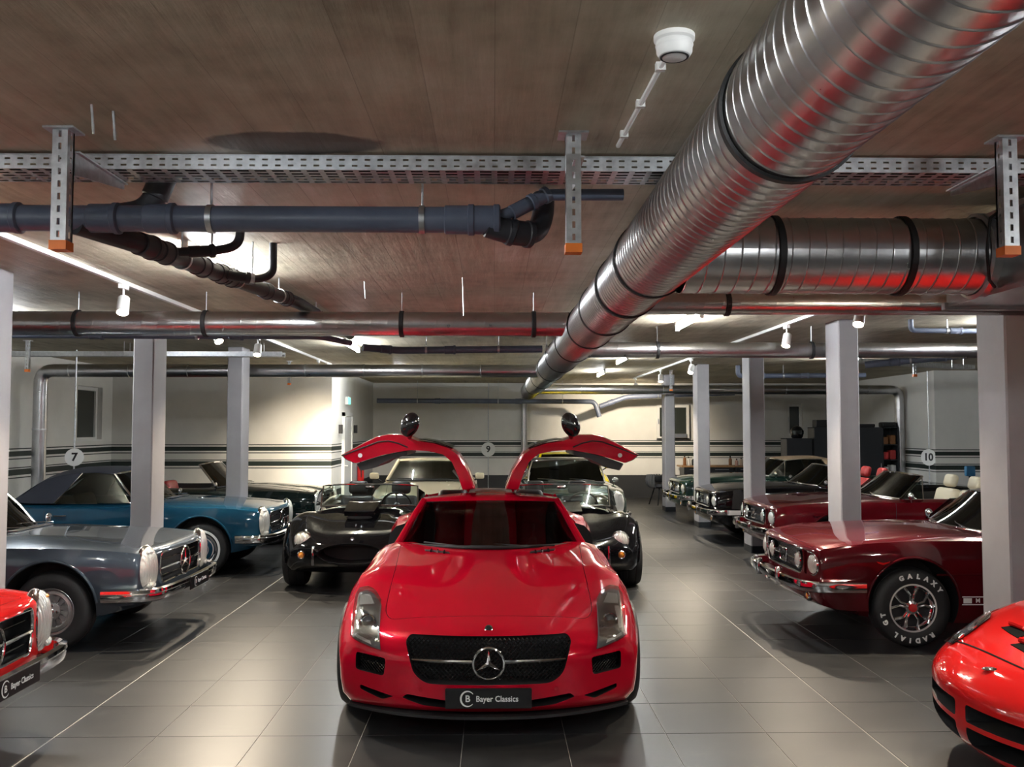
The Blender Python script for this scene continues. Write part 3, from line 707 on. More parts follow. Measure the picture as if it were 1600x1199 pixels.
def loft_body(P):
    g = {k: pchip(P[k]) for k in ('W', 'zc', 'zs', 'xs', 'zm', 'zl', 'zb')}
    ws, sh, wl, wb = P.get('ws', .955), pchip(P.get('sh', [(0, .06)])), P.get('wl', .985), P.get('wb', .93)
    L, rn, rt = P['L'], P['rn'], P['rt']; zn, zt = P['zn'], P['zt']; pn, ptl = P.get('pn', 2.4), P.get('pt', 2.4)
    bf, br, ub = P.get('bow', .3), P.get('bowr', .25), P.get('ub', 1.0); pb = P.get('pb', 2.4); Wm = max(k[1] for k in P['W'])
    e0 = P.get('e0', .3); k1 = P.get('k1', .45); ridge = pchip(P.get('ridge', [(0, 0.0)])); nh = P.get('nh', 15)
    us = [rn * (1 - math.cos(PI / 2 * i / 9)) for i in range(9)]
    nmid = int((L - rn - rt) / 0.05); us += [rn + (L - rn - rt) * i / nmid for i in range(nmid + 1)]
    us += [L - rt * (1 - math.sin(PI / 2 * (i + 1) / 8)) for i in range(8)]
    rows = []
    for u in us:
        W, zc, zs, xs, zm, zl, zb = [g[k](u) for k in ('W', 'zc', 'zs', 'xs', 'zm', 'zl', 'zb')]
        q = sh(u); zmid = zc + (zs - zc) * P.get('mid', .35) + ridge(u)
        top = catmull([(0, zc), (k1 * W, zmid), (xs * W, zs), (min(ws, (xs + 1) / 2 + .03) * W if xs > .9 else ws * W, zs - q), (W, zm)], nh)
        bot = catmull([(W, zm), (wl * W, zl), (wb * W, zb + 0.01), (wb * W - 0.06, zb), (wb * W * .5, zb), (0, zb)], nh)
        e = ex = 1.0; zz = 0
        if u < rn:
            t = u / rn; e = (1 - (1 - t) ** pn) ** (1 / pn); e = e0 + (1 - e0) * e; zz = zn; ex = 1 - (1 - e) * P.get('nw', .05)
        elif u > L - rt:
            t = (L - u) / rt; e = (1 - (1 - t) ** ptl) ** (1 / ptl); e = e0 + (1 - e0) * e; zz = zt; ex = 1 - (1 - e) * P.get('tw', .08)
        half = []
        for p in top + bot[1:]:
            x, z = p[0] * ex, p[1]
            if e < 1: z = zz + (z - zz) * e
            y = u
            if u < ub: y += bf * (1 - u / ub) ** 2 * (abs(x) / Wm) ** pb
            if u > L - ub: y -= br * (1 - (L - u) / ub) ** 2 * (abs(x) / Wm) ** pb
            half.append((x, y, z))
        rows.append(half)
    mb = MB(); nh2 = 2 * nh - 1
    for half in rows:
        mb.v += half + [(-x, y, z) for x, y, z in half[1:-1][::-1]]
    m = 2 * nh2 - 2
    for i in range(len(rows) - 1):
        for j in range(m):
            j2 = (j + 1) % m; mb.f.append((i * m + j, i * m + j2, (i + 1) * m + j2, (i + 1) * m + j))
    def cap(i0):
        # strips between the upper and the lower outline
        o = i0 * m; up = [(o + (m - j) % m) for j in range(nh - 1, 0, -1)] + [o + j for j in range(nh)]
        lo = [o + (m - (nh2 - 1 - j)) % m for j in range(nh - 1, 0, -1)] + [o + nh2 - 1 - j for j in range(nh)]
        for k in range(len(up) - 1):
            q = [up[k], up[k + 1], lo[k + 1], lo[k]]; q2 = []
            for a in q:
                if a not in q2: q2.append(a)
            if len(q2) > 2: mb.f.append(tuple(q2))
    cap(0); cap(len(rows) - 1); mb.m = [0] * len(mb.f)
    return mb
def to_obj(mb, name, mats, mi=None):
    if mi is not None: mb.m = [mi] * len(mb.f)
    return mb.build(name, mats, None, 0)
def boolean(me_obj, cutter, op='DIFFERENCE'):
    md = me_obj.modifiers.new('b', 'BOOLEAN'); md.object = cutter; md.operation = op; md.solver = 'EXACT'
    if hasattr(md, 'material_mode'): md.material_mode = 'INDEX'
    bpy.context.view_layer.update()
    dg = bpy.context.evaluated_depsgraph_get(); dg.update()
    me = bpy.data.meshes.new_from_object(me_obj.evaluated_get(dg))
    me_obj.modifiers.clear(); me_obj.data = me
def drop(o): bpy.data.objects.remove(o)
class Surf:
    # points on a car's outer skin, found by casting rays at it
    def __init__(s, me):
        s.b = BVHTree.FromPolygons([v.co for v in me.vertices], [p.vertices for p in me.polygons])
    def hit(s, mode, a, b, off=0.003):
        if mode == 'front': o, d = Vector((a, -2, b)), Vector((0, 1, 0))
        elif mode == 'rear': o, d = Vector((a, 9, b)), Vector((0, -1, 0))
        elif mode == 'top': o, d = Vector((a, b, 3)), Vector((0, 0, -1))
        elif mode == 'right': o, d = Vector((3, a, b)), Vector((-1, 0, 0))
        else: o, d = Vector((-3, a, b)), Vector((1, 0, 0))
        p, n, i, dist = s.b.ray_cast(o, d)
        if p is None: p, n, i, dist = s.b.find_nearest(o + d * (2.0 if mode == 'front' else 2.2))
        if n.dot(d) > 0: n = -n
        return p + n * off
    def patch(s, mode, c0, c1, nu=12, nv=8, off=0.003, thick=0.004):
        A = catmull([(a, b, 0) for a, b in c0], nu); B = catmull([(a, b, 0) for a, b in c1], nu)
        rows = [[s.hit(mode, *(A[i].lerp(B[i], j / (nv - 1))).xy, off) for i in range(nu)] for j in range(nv)]
        mb = MB(); mb.slab(rows, thick); return mb
    def strip(s, mode, pts, w=0.004, off=0.0015, n=40, lift=0.0):
        A = catmull([(a, b, 0) for a, b in pts], n); r0 = []; r1 = []
        for i in range(n):
            d = (A[min(i + 1, n - 1)] - A[max(i - 1, 0)]); q = Vector((-d.y, d.x, 0)).normalized() * w / 2
            r0.append(s.hit(mode, *(A[i] - q).xy, off)); r1.append(s.hit(mode, *(A[i] + q).xy, off))
        mb = MB(); mb.slab([r0, r1], 0.001 + lift); return mb
    def bead(s, mode, pts, r=0.008, off=0.004, n=40):
        A = catmull([(a, b, 0) for a, b in pts], n)
        mb = MB(); mb.tube([s.hit(mode, *p.xy, off) for p in A], r, 8); return mb
def arch_cutters(P, mi=1):
    mb = MB()
    for y in P['axles']:
        for sx in (-1, 1):
            x0 = sx * (P['W'][len(P['W']) // 2][1] - P.get('well', .34)); x1 = sx * 1.3
            mb.lathe([(0.0005, x0), (P['ra'], x0), (P['ra'], x1), (0.0005, x1)], (0, y, P['rw'] + P.get('az', 0.0)), (1, 0, 0), 44, mi)
    return mb
def make_body(P, paint_m, extra=(), cockpit=None):
    body = to_obj(loft_body(P), 'body', [paint_m, M['black']])
    skin = Surf(body.data)
    cut = arch_cutters(P)
    cuts = [cut]
    if cockpit:
        poly, z0 = cockpit; c = MB(); c.prism(poly, z0, 2.2, mi=1); cuts.append(c)
    for mb in list(extra): cuts.append(mb)
    for mb in cuts:
        c = to_obj(mb, 'cut', [paint_m, M['black']]); boolean(body, c); drop(c)
    smooth(body.data, 32)
    return body, skin
def split_panel(body, poly, z0, z1, name, paint_m, gap=0.004, f=lambda a, b, h: (a, b, h)):
    # lift a panel (hood, door) out of the body along its outline, leaving a real shut line
    def grow(pl, g):
        cx = sum(p[0] for p in pl) / len(pl); cy = sum(p[1] for p in pl) / len(pl); out = []
        for i, p in enumerate(pl):
            a, b = Vector(pl[i - 1]), Vector(pl[(i + 1) % len(pl)]); d = (b - a); nrm = Vector((d.y, -d.x)).normalized()
            if nrm.dot(Vector(p) - Vector((cx, cy))) < 0: nrm = -nrm
            out.append((p[0] + nrm.x * g, p[1] + nrm.y * g))
        return out
    mats = [paint_m, M['black']]
    pan = link(name, body.data.copy())
    c1 = to_obj(MB().prism(poly, z0, z1, f, 1), 'c', mats); boolean(pan, c1, 'INTERSECT'); drop(c1)
    c2 = to_obj(MB().prism(grow(poly, gap), z0 - 0.004, z1, f, 1), 'c', mats); boolean(body, c2); drop(c2)
    if len(pan.data.polygons) == 0:
        drop(pan); return None
    smooth(pan.data, 32); smooth(body.data, 32)
    return pan
def rounded(poly, r, seg=4):
    out = []; n = len(poly)
    for i in range(n):
        p = Vector(poly[i]); a = (Vector(poly[i - 1]) - p); b = (Vector(poly[(i + 1) % n]) - p)
        ra = min(r, a.length * .45, b.length * .45); a.normalize(); b.normalize()
        for k in range(seg + 1):
            t = k / seg; q = p + a * ra * (1 - t) ** 2 + b * ra * t ** 2; out.append((q.x, q.y))
    return out
def arc(hw, yc, ys, zc, zs, n=17, p=2.0):
    out = []
    for i in range(n):
        t = -1 + 2 * i / (n - 1); k = abs(t) ** p
        out.append(Vector((hw * t, yc + (ys - yc) * k, zc + (zs - zc) * k)))
    return out
def loft(arcs, n=10, bulge=0.0):
    # smooth surface through a list of equally sampled arcs
    m = len(arcs[0]); cols = [catmull([a[j] for a in arcs], n) if len(arcs) > 2 else [arcs[0][j].lerp(arcs[1][j], i / (n - 1)) for i in range(n)] for j in range(m)]
    rows = [[cols[j][i] for j in range(m)] for i in range(n)]
    if bulge:
        for i in range(n):
            for j in range(m):
                a = rows[min(i + 1, n - 1)][j] - rows[max(i - 1, 0)][j]; b = rows[i][min(j + 1, m - 1)] - rows[i][max(j - 1, 0)]
                rows[i][j] = rows[i][j] + a.cross(b).normalized() * (-bulge * math.sin(PI * i / (n - 1)))
    return rows
def sheet(rows, thick, name, mat, parent, ang=40):
    mb = MB(); mb.slab(rows, thick); return mb.build(name, mat, parent, ang)
def seat(parent, x, y, z, mat, w=0.50, h=0.62, rake=-14, head=True, name='seat'):
    s = rbox(x - w / 2, x + w / 2, y - 0.50, y, z, z + 0.17, 0.06, 3).build(name, M[mat], parent)
    m = Matrix.Translation((x, y, z + 0.10)) @ Matrix.Rotation(R(rake), 4, 'X')
    rbox(-w / 2, w / 2, -0.06, 0.10, 0, h, 0.06, 3, m).build('seat_back', M[mat], s)
    if head: rbox(-0.13, 0.13, -0.05, 0.06, h + 0.02, h + 0.20, 0.05, 3, m).build('headrest', M[mat], s)
    return s
def steering(parent, x, y, z, r=0.19, tilt=22, mat='black', spoke='steel'):
    m = Matrix.Translation((x, y, z)) @ Matrix.Rotation(R(-90 + tilt), 4, 'X')
    mb = MB(); mb.tube([m @ Vector((r * math.cos(a * PI / 16), r * math.sin(a * PI / 16), 0)) for a in range(32)], 0.013, 8, closed=True)
    o = mb.build('steering_wheel', M[mat], parent)
    s = MB()
    for a in (0, 120, 240): s.tube([m @ Vector((0, 0, 0.02)), m @ Vector((r * math.cos(R(a - 90)), r * math.sin(R(a - 90)), 0))], 0.009, 6)
    s.lathe([(0.0005, -0.01), (0.035, -0.01), (0.035, 0.03), (0.0005, 0.03)], m @ Vector((0, 0, 0)), m.to_3x3() @ Vector((0, 0, 1)), 16)
    s.build('spokes', M[spoke], o); return o
# -------- wheels: axis along x, outside towards +x
def tyre(rw, rr, w, white=None):
    h = w / 2; mb = MB()
    prof = [(rr - .012, -h * .75), (rr + .01, -h * .9), (rr + (rw - rr) * .45, -h), (rw - .025, -h * .93), (rw - .006, -h * .72), (rw, -h * .4)]
    prof += [(rw - 0.004, -h * .36), (rw - 0.004, -h * .32), (rw, -h * .28), (rw, 0), (rw, h * .28), (rw - 0.004, h * .32), (rw - 0.004, h * .36)]
    prof += [(rw, h * .4), (rw - .006, h * .72), (rw - .025, h * .93), (rr + (rw - rr) * .45, h), (rr + .01, h * .9), (rr - .012, h * .75)]
    mb.lathe(prof, (0, 0, 0), (1, 0, 0), 56); return mb
def ring_text(txt, r, size, x, start, step):
    mb = MB()
    for i, ch in enumerate(txt):
        if ch == ' ': continue
        a = R(start - step * i); t = text_mesh(ch, size, 0.0035, 0.001)
        # letter upright outward, seen from +x
        m = Matrix.Translation((x, r * math.cos(a), r * math.sin(a))) @ Matrix(((0, 0, 1, 0), (-math.sin(a) * -1, math.cos(a), 0, 0), (-math.cos(a), math.sin(a), 0, 0), (0, 0, 0, 1)))
        t.xf(m); mb.add(t.v, t.f)
    return mb
def make_wheel(kind, rw, rr, w, paint_m=None, letters=False):
    h = w / 2; T = tyre(rw, rr, w).build('wheel', M['rubber'], None, 40); x = h * .75
    barrel = [(rr + .012, x + .006), (rr + .004, x + .014), (rr - .012, x + .010), (rr - .016, x - .02), (rr - .030, x - .06), (rr - .035, -h * .7)]
    if kind == 'sport':
        MB().lathe(barrel, (0, 0, 0), (1, 0, 0), 48).build('rim', M['silver_rim'], T)
        s = MB()
        for k in range(10):
            a = 2 * PI * k / 10
            m = Matrix.Rotation(a, 4, 'X'); s.box(x - .035, x - .01, -.014, .014, .03, rr - .02, mat=m)
        s.lathe([(0.0005, x - .005), (.05, x - .008), (.06, x - .04)], (0, 0, 0), (1, 0, 0), 24); s.build('spokes', M['silver_rim'], T, 20)
        MB().lathe([(0.0005, x - .09), (rr - .05, x - .09), (rr - .05, x - .10)], (0, 0, 0), (1, 0, 0), 32).build('brake_disc', M['steel'], T)
    elif kind == 'bundt':
        MB().lathe(barrel[:4] + [(rr - .02, x - .012), (rr - .045, x - .006), (rr - .06, x - .014)], (0, 0, 0), (1, 0, 0), 48).build('rim', M['silver_rim'], T)
        MB().lathe([(rr - .06, x - .030), (rr * .45, x - .030), (rr * .38, x - .004), (rr * .20, x + .004), (0.0005, x + .004)], (0, 0, 0), (1, 0, 0), 40).build('rim_face', M['silver_rim'], T)
        s = MB()
        for k in range(15):
            m = Matrix.Rotation(2 * PI * k / 15, 4, 'X'); s.box(x - .032, x - .008, -.012, .012, rr * .40, rr - .055, mat=m)
        s.build('fins', M['silver_rim'], T, 0)
        s = MB(); s.lathe([(rr * .17, x + .004), (rr * .17, x + .02), (rr * .14, x + .026), (0.0005, x + .028)], (0, 0, 0), (1, 0, 0), 24)
        for k in range(5):
            a = 2 * PI * k / 5; s.lathe([(.011, x - .002), (.011, x + .014), (.0005, x + .016)], (0, math.cos(a) * rr * .29, math.sin(a) * rr * .29), (1, 0, 0), 8)
        s.build('hub_cap', M['chrome'], T)
    elif kind == 'hubcap':
        MB().lathe([(rr + .055, h * .985), (rr + .052, h * 1.012), (rr + .028, h * .998), (rr + .026, h * .96)], (0, 0, 0), (1, 0, 0), 48).build('white_wall_band', M['white'], T)
        MB().lathe(barrel[:3] + [(rr - .022, x + .004), (rr - .035, x - .012), (rr - .05, x - .012)], (0, 0, 0), (1, 0, 0), 48).build('trim_ring', M['chrome'], T)
        MB().lathe([(rr - .045, x - .014), (rr - .06, x + .004), (rr * .55, x + .016), (rr * .5, x + .010), (0.0005, x + .018)], (0, 0, 0), (1, 0, 0), 40).build('hub_cap', paint_m, T)
        s = MB(); s.lathe([(rr * .52, x + .012), (rr * .52, x + .019), (rr * .49, x + .019), (rr * .49, x + .010)], (0, 0, 0), (1, 0, 0), 40)
        star(s, lambda a, b: (x + .022, a, b), rr * .30, .006); s.build('hub_emblem', M['chrome'], T)
    elif kind == 'magnum':
        MB().lathe([(rr + .012, x + .004), (rr + .004, x + .014), (rr - .010, x + .012), (rr - .016, x - .012), (rr - .035, x - .03), (rr - .040, x - .07), (rr - .045, -h * .7)], (0, 0, 0), (1, 0, 0), 56).build('rim', M['chrome'], T)
        MB().lathe([(rr - .04, x - .075), (0.0005, x - .075)], (0, 0, 0), (1, 0, 0), 40).build('brake_drum', M['black'], T)
        s = MB()
        for k in range(5):
            m = Matrix.Rotation(2 * PI * k / 5, 4, 'X')
            for sg in (-1, 1):
                s.tube([m @ Vector((x - .02, sg * .012, rr * .25)), m @ Vector((x - .012, sg * .016, rr * .55)), m @ Vector((x - .030, sg * .055, rr - .035))], [.012, .012, .016], 8)
        s.lathe([(rr * .30, x - .03), (rr * .28, x - .008), (rr * .18, x - .002)], (0, 0, 0), (1, 0, 0), 30)
        s.build('spokes', M['chrome'], T)
        MB().lathe([(rr * .18, x - .004), (rr * .17, x + .012), (0.0005, x + .016)], (0, 0, 0), (1, 0, 0), 24).build('hub_cap', M['red_lens'], T)
    elif kind == 'plain': pass
    if letters:
        for txt, a0, st_ in (('GALAXY', 112, 15.5), ('RADIAL GT', -56, 14.0)):
            for i, ch in enumerate(txt):
                if ch != ' ': ring_text(ch, rr + (rw - rr) * .52, .052, h * 1.0, a0 - st_ * i, 0).build('tyre_letter', M['white'], T, 0, False)
    return T
def star(mb, f, r, w, ring_r=None):
    # three-pointed star; f maps (across, up) to 3D on a face
    c = []
    for k in range(6):
        a = PI / 2 + k * PI / 3; q = r if k % 2 == 0 else r * .17; c.append((q * math.cos(a), q * math.sin(a)))
    n = len(c); f0 = Vector(f(0, 0)); e1 = (Vector(f(1, 0)) - f0).normalized(); e2 = (Vector(f(0, 1)) - f0).normalized(); nrm = e1.cross(e2).normalized()
    vs = [f0 + e1 * a + e2 * b for a, b in c] + [f0 + nrm * w, f0 - nrm * w]
    fs = []
    for i in range(n): fs += [(i, (i + 1) % n, n), ((i + 1) % n, i, n + 1)]
    mb.add(vs, fs)
    if ring_r:
        mb.tube([f0 + e1 * ring_r * math.cos(2 * PI * k / 40) + e2 * ring_r * math.sin(2 * PI * k / 40) for k in range(40)], w * .75, 8, closed=True)
def put_wheels(root, T, P, xo=None, first=True, T2=None):
    # four wheels from one prototype: copies share mesh data
    for i, y in enumerate(P['axles']):
        for sx in (-1, 1):
            src = T2 if (T2 is not None and i == 1) else T
            o = copy_tree(src, root); xx = (xo[i] if xo else P['xw'])
            o.location = (sx * xx, y, P['rw']); o.rotation_euler = (0, 0, 0 if sx > 0 else PI)
def kill_tree(o):
    for c in list(o.children): kill_tree(c)
    bpy.data.objects.remove(o)
def car(name, label, x, y, rot, group=None): return thing(name, label, 'car', (x, y, 0), rot, group)
def number_plate(parent, x, y, z, w=.50, h=.112, tilt=0, name='dealer_plate'):
    m = Matrix.Translation((x, y, z)) @ Matrix.Rotation(R(tilt), 4, 'X')
    p = rbox(-w / 2, w / 2, 0, .012, -h / 2, h / 2, .004, 1, m).build(name, M['plate'], parent)
    ru = m @ Matrix.Rotation(PI / 2, 4, 'X')
    t = text_mesh('Bayer Classics', h * .40, .0006, .0006); t.xf(ru @ Matrix.Translation((w * .10, -h * .02, .002)) @ Matrix.Diagonal((.92, 1, 1, 1))); t.build('plate_lettering', M['white'], p, 0, False)
    e = text_mesh('B', h * .46, .0008, .0006); e.xf(ru @ Matrix.Translation((-w * .24, -h * .01, .002)))
    for rr0 in (.34,):
        pts = [(-w * .24 + h * rr0 * math.cos(R(a)), h * rr0 * 1.08 * math.sin(R(a))) for a in range(38, 325, 7)]
        vs = []; n = len(pts)
        for i, (a, b) in enumerate(pts):
            th = .010 * h / .112 * (0.35 + 0.65 * math.sin(PI * i / (n - 1))); dx, dz = a + w * .24, b; l = math.hypot(dx, dz)
            for s in (-1, 1): vs.append(ru @ Vector((a + s * th / 2 * dx / l, b + s * th / 2 * dz / l, .0026)))
        e.add(vs, [(2 * i, 2 * i + 1, 2 * i + 3, 2 * i + 2) for i in range(n - 1)])
    e.build('plate_monogram', M['white'], p, 0, False)
    return p
# ------------------------------------------------------------------ the red gullwing coupe
M['paint_red'] = paint('candy_red_paint', (0.46, 0.002, 0.017), 0.2, 0.30)
def ellipsoid(c, r, n=20, m=12, mat=None):
    mb = MB(); rows = []
    for i in range(m + 1):
        a = -PI / 2 + PI * i / m
        rows.append([Vector((c[0] + r[0] * math.cos(a) * math.cos(2 * PI * j / n), c[1] + r[1] * math.cos(a) * math.sin(2 * PI * j / n), c[2] + r[2] * math.sin(a))) for j in range(n + 1)])
    if mat is not None: rows = [[mat @ p for p in q] for q in rows]
    mb.grid(rows); return mb
def lattice(w, h, step, bar, f, inside):
    # diagonal mesh of thin bars clipped to an outline
    mb = MB(); n = int((w + h) / step) + 2
    for sg in (-1, 1):
        for k in range(-n, n):
            run = []
            for i in range(61):
                b = -h / 2 + h * i / 60; a = k * step + sg * b * 1.0
                if inside(a, b): run.append((a, b))
                else:
                    if len(run) > 1: mb.tube([f(*run[0]), f(*run[-1])], bar, 4, False)
                    run = []
            if len(run) > 1: mb.tube([f(*run[0]), f(*run[-1])], bar, 4, False)
    return mb
def build_gullwing():
    pm = M['paint_red']
    P = dict(L=4.62, rn=.17, rt=.25, zn=.36, zt=.62, pn=2.3, bow=.40, bowr=.30, ub=1.15, pb=2.3, e0=.34, nw=.04,
             W=[(0, .90), (.35, .935), (.9, .968), (1.5, .945), (2.4, .93), (3.0, .945), (3.6, .975), (4.2, .955), (4.62, .90)],
             zc=[(0, .58), (.17, .635), (.35, .668), (.9, .765), (1.4, .835), (1.8, .885), (2.4, .93), (3.3, .96), (3.9, .965), (4.62, .86)],
             zs=[(0, .57), (.17, .60), (.4, .685), (.75, .775), (1.1, .835), (1.5, .865), (2.0, .90), (2.6, .915), (3.2, .955), (3.6, .985), (4.1, .965), (4.62, .84)],
             xs=[(0, .84), (.8, .87), (1.5, .815), (2.1, .80), (3.0, .82), (3.7, .85), (4.62, .82)], mid=.30,
             sh=[(0, .05), (.8, .085), (1.6, .08), (2.6, .07), (3.6, .09), (4.62, .06)],
             zm=[(0, .44), (.9, .58), (2.4, .58), (3.6, .62), (4.62, .6)], zl=[(0, .26), (.6, .30), (2.4, .26), (4.62, .34)], zb=[(0, .165), (.5, .155), (2.4, .14), (4.2, .17), (4.62, .24)],
             axles=(.90, 3.58), rw=.337, ra=.358, xw=.83, wb=.94)
    f_front = lambda a, b, h: (a, h, b)
    grille = rounded([(-.46, .605), (.46, .605), (.485, .575), (.43, .40), (.36, .352), (-.36, .352), (-.43, .40), (-.485, .575)], .05)
    ex = [MB().prism(grille, -.3, .20, f_front, 1)]
    for s in (-1, 1):
        q = rounded([(s * .60, .474), (s * .79, .486), (s * .79, .385), (s * .61, .372)], .02); ex.append(MB().prism(q, -.3, .42, f_front, 1))
        q = rounded([(s * .24, .262), (s * .47, .285), (s * .50, .262), (s * .38, .225), (s * .24, .215)], .012); ex.append(MB().prism(q, -.3, .25, f_front, 1))
        q = rounded([(s * .55, .262), (s * .76, .30), (s * .76, .275), (s * .62, .235)], .012); ex.append(MB().prism(q, -.3, .36, f_front, 1))
        q = [(s * .6, 2.10), (s * 1.3, 2.10), (s * 1.3, 3.12), (s * .6, 3.12)]; ex.append(MB().prism(q, .50, 2.0, mi=1))
    cp = rounded([(-.68, 2.18), (-.50, 1.95), (0, 1.86), (.50, 1.95), (.68, 2.18), (.70, 3.2), (.56, 3.75), (-.56, 3.75), (-.70, 3.2)], .1)
    body, S = make_body(P, pm, ex, (cp, .30))
    hood_o = rounded([(-.60, .36), (.60, .36), (.64, .46), (.655, 1.2), (.70, 1.98), (.5, 1.86), (0, 1.775), (-.5, 1.86), (-.70, 1.98), (-.655, 1.2), (-.64, .46)], .06)
    root = car('gullwing_coupe', 'glossy red sports coupe with both gullwing doors raised', -.03, 5.30, 0)
    hood = split_panel(body, hood_o, .60, 1.4, 'hood', pm, .0035)
    body.parent = root
    if hood: hood.parent = root
    # grille
    def inside(a, b):
        zz = b + .478; w = .485 - .0 - max(0, (.575 - zz)) * .30 - max(0, zz - .575) * .8 - max(0, .40 - zz) * 1.3
        return abs(a) < w - .006 and .358 < zz < .600
    fg = lambda a, b: Vector((a, .075 + .16 * (abs(a) / .9) ** 2.0, b + .478))
    lattice(.97, .25, .026, .0028, fg, inside).build('grille_mesh', M['black_gloss'], root, 0, False)
    bar = MB()
    for s in (-1, 1):
        rows = [[Vector((s * x, .030 + .26 * (x / .9) ** 2.0 + dy, .473 + dz * (1 - .35 * (x - .09) / .36))) for dy, dz in ((.02, -.013), (.004, -.010), (0, 0), (.004, .010), (.02, .013))] for x in [.085 + .365 * i / 10 for i in range(11)]]
        bar.grid(rows)
    bar.build('grille_bar', M['chrome'], root)
    st = MB(); star(st, lambda a, b: (a, .018, .468 + b), .080, .010, .088); st.build('star_emblem', M['chrome'], root)
    # round nose badge
    c = S.hit('front', 0, .632, .002); bd = MB().lathe([(.024, 0), (.024, .004), (.019, .006), (0.0005, .006)], c, (0, -1, .45), 24).build('nose_badge', M['chrome'], root)
    MB().lathe([(.017, .0066), (.010, .0072), (0.0005, .0072)], c, (0, -1, .45), 20).build('badge_core', M['plate'], bd)
    number_plate(root, 0, -.028, .285, .49, .114)
    MB().box(-.2, .2, -.016, .09, .24, .33).build('plate_holder', M['black'], root, 0)
    # splitter
    sp = MB(); rows0 = []; rows1 = []
    for i in range(41):
        x = -.84 + 1.68 * i / 40; y = .012 + .40 * (abs(x) / .968) ** 2.3
        rows0.append(Vector((x, y + .012, .150))); rows1.append(Vector((x, y + .25, .150)))
    sp.slab([rows0, rows1], .016); sp.build('splitter', M['black'], root, 20)
    # headlamps
    for s in (-1, 1):
        top = [(s * .838, .752), (s * .795, .760), (s * .73, .742), (s * .676, .705)]; bot = [(s * .820, .556), (s * .76, .540), (s * .69, .524), (s * .632, .514)]
        h = S.patch('front', top, bot, 12, 12, .004, .006).build('headlamp', M['lamp_dark'], root)
        def at(a, b, o): return S.hit('front', s * a, b, o)
        c = at(.735, .628, .004); d = Vector((s * .25, -1, .12))
        MB().lathe([(.052, -.004), (.054, .012), (.046, .016), (.040, .008)], c, d, 28).build('lamp_ring', M['chrome'], h)
        MB().lathe([(.038, .006), (.030, .016), (.016, .022), (0.0005, .024)], c, d, 24).build('projector_lens', M['lens_dark'], h)
        S.patch('front', [(s * .822, .738), (s * .765, .745)], [(s * .815, .70), (s * .72, .705)], 6, 4, .009, .003).build('reflector', M['white_plastic'], h)
        S.patch('front', [(s * .812, .690), (s * .785, .690)], [(s * .808, .59), (s * .785, .59)], 4, 6, .009, .003).build('reflector_blade', M['white_plastic'], h)
        S.patch('front', [(s * .80, .575), (s * .70, .552)], [(s * .80, .560), (s * .69, .535)], 8, 3, .008, .003).build('indicator_strip', M['white_plastic'], h)
        S.patch('front', [(a * 1.0, b + .004) for a, b in top], [(a, b - .004) for a, b in bot], 12, 10, .028, .0025).build('lamp_cover', M['lens'], h)
        # side intake mesh
        fi = lambda a, b: S.hit('front', s * (.695 + a), .43 + b, -.035)
        lattice(.15, .12, .020, .0022, fi, lambda a, b: abs(a) < .088 and -.052 + .05 * a < b < .048 + .05 * a).build('intake_mesh', M['black_gloss'], root, 0, False)
        # parking sensor
        c = S.hit('front', s * .39, .318, .0); MB().lathe([(.012, -.002), (.012, .003), (0.0005, .004)], c, (0, -1, 0), 16).build('sensor', pm, root)
        # hood vents with fins
        v = S.patch('top', [(s * .30, 1.66), (s * .49, 1.74)], [(s * .31, 1.71), (s * .50, 1.79)], 10, 4, .003, .004).build('hood_vent', M['black'], root)
        for k in range(3):
            a = .345 + .05 * k; p = S.hit('top', s * a, 1.69 + .02 * k, 0)
            rbox(p.x - .007, p.x + .007, p.y - .035, p.y + .035, p.z - .005, p.z + .018, .004, 1).build('vent_fin', M['chrome'] if k == 1 else M['black_gloss'], v)
    # glasshouse
    wb_, wt_ = arc(.735, 1.80, 2.16, .888, .875), arc(.56, 2.44, 2.56, 1.205, 1.185)
    sheet(loft([wb_, wt_], 12, -.025), .005, 'windscreen', M['screen_glass'], root)
    hd = [arc(.56, 2.44, 2.56, 1.205, 1.185), arc(.575, 2.50, 2.60, 1.243, 1.205), arc(.58, 2.66, 2.70, 1.262, 1.215)]
    sheet(loft(hd, 8), -.03, 'roof_header', pm, root)
    sp_ = [arc(.19, 2.64, 2.66, 1.262, 1.256), arc(.185, 3.0, 3.0, 1.27, 1.262), arc(.20, 3.36, 3.36, 1.252, 1.245)]
    sheet(loft(sp_, 8), -.035, 'roof_spine', pm, root)
    rr = [arc(.575, 3.32, 3.30, 1.255, 1.195), arc(.585, 3.55, 3.50, 1.225, 1.15), arc(.62, 3.85, 3.85, 1.10, 1.04)]
    sheet(loft(rr, 10), -.03, 'rear_roof', pm, root)
    sheet([[q - Vector((0, 0, .036)) for q in r_] for r_ in loft(rr, 10)], -.008, 'headliner', M['leather_black'], root)
    rbox(-.60, .60, 3.34, 3.40, .31, .97, .03, 2).build('rear_bulkhead', M['leather_black'], root)
    sheet(loft([arc(.50, 3.86, 3.86, 1.10, 1.06), arc(.52, 4.2, 4.15, .985, .965)], 6), .005, 'rear_window', M['screen_glass'], root)
    for s in (-1, 1):
        MB().tube([(s * .745, 2.15, .872), (s * .68, 2.30, .995), (s * .615, 2.46, 1.12), (s * .568, 2.58, 1.195)], [.032, .028, .026, .03], 10).build('windscreen_pillar', pm, root)
        q = [[Vector((s * .575, 3.30, 1.19)), Vector((s * .67, 3.22, 1.02)), Vector((s * .76, 3.15, .93))], [Vector((s * .59, 3.55, 1.14)), Vector((s * .69, 3.6, 1.02)), Vector((s * .78, 3.65, .96))], [Vector((s * .62, 3.87, 1.04)), Vector((s * .66, 4.0, 1.0)), Vector((s * .70, 4.1, .95))]]
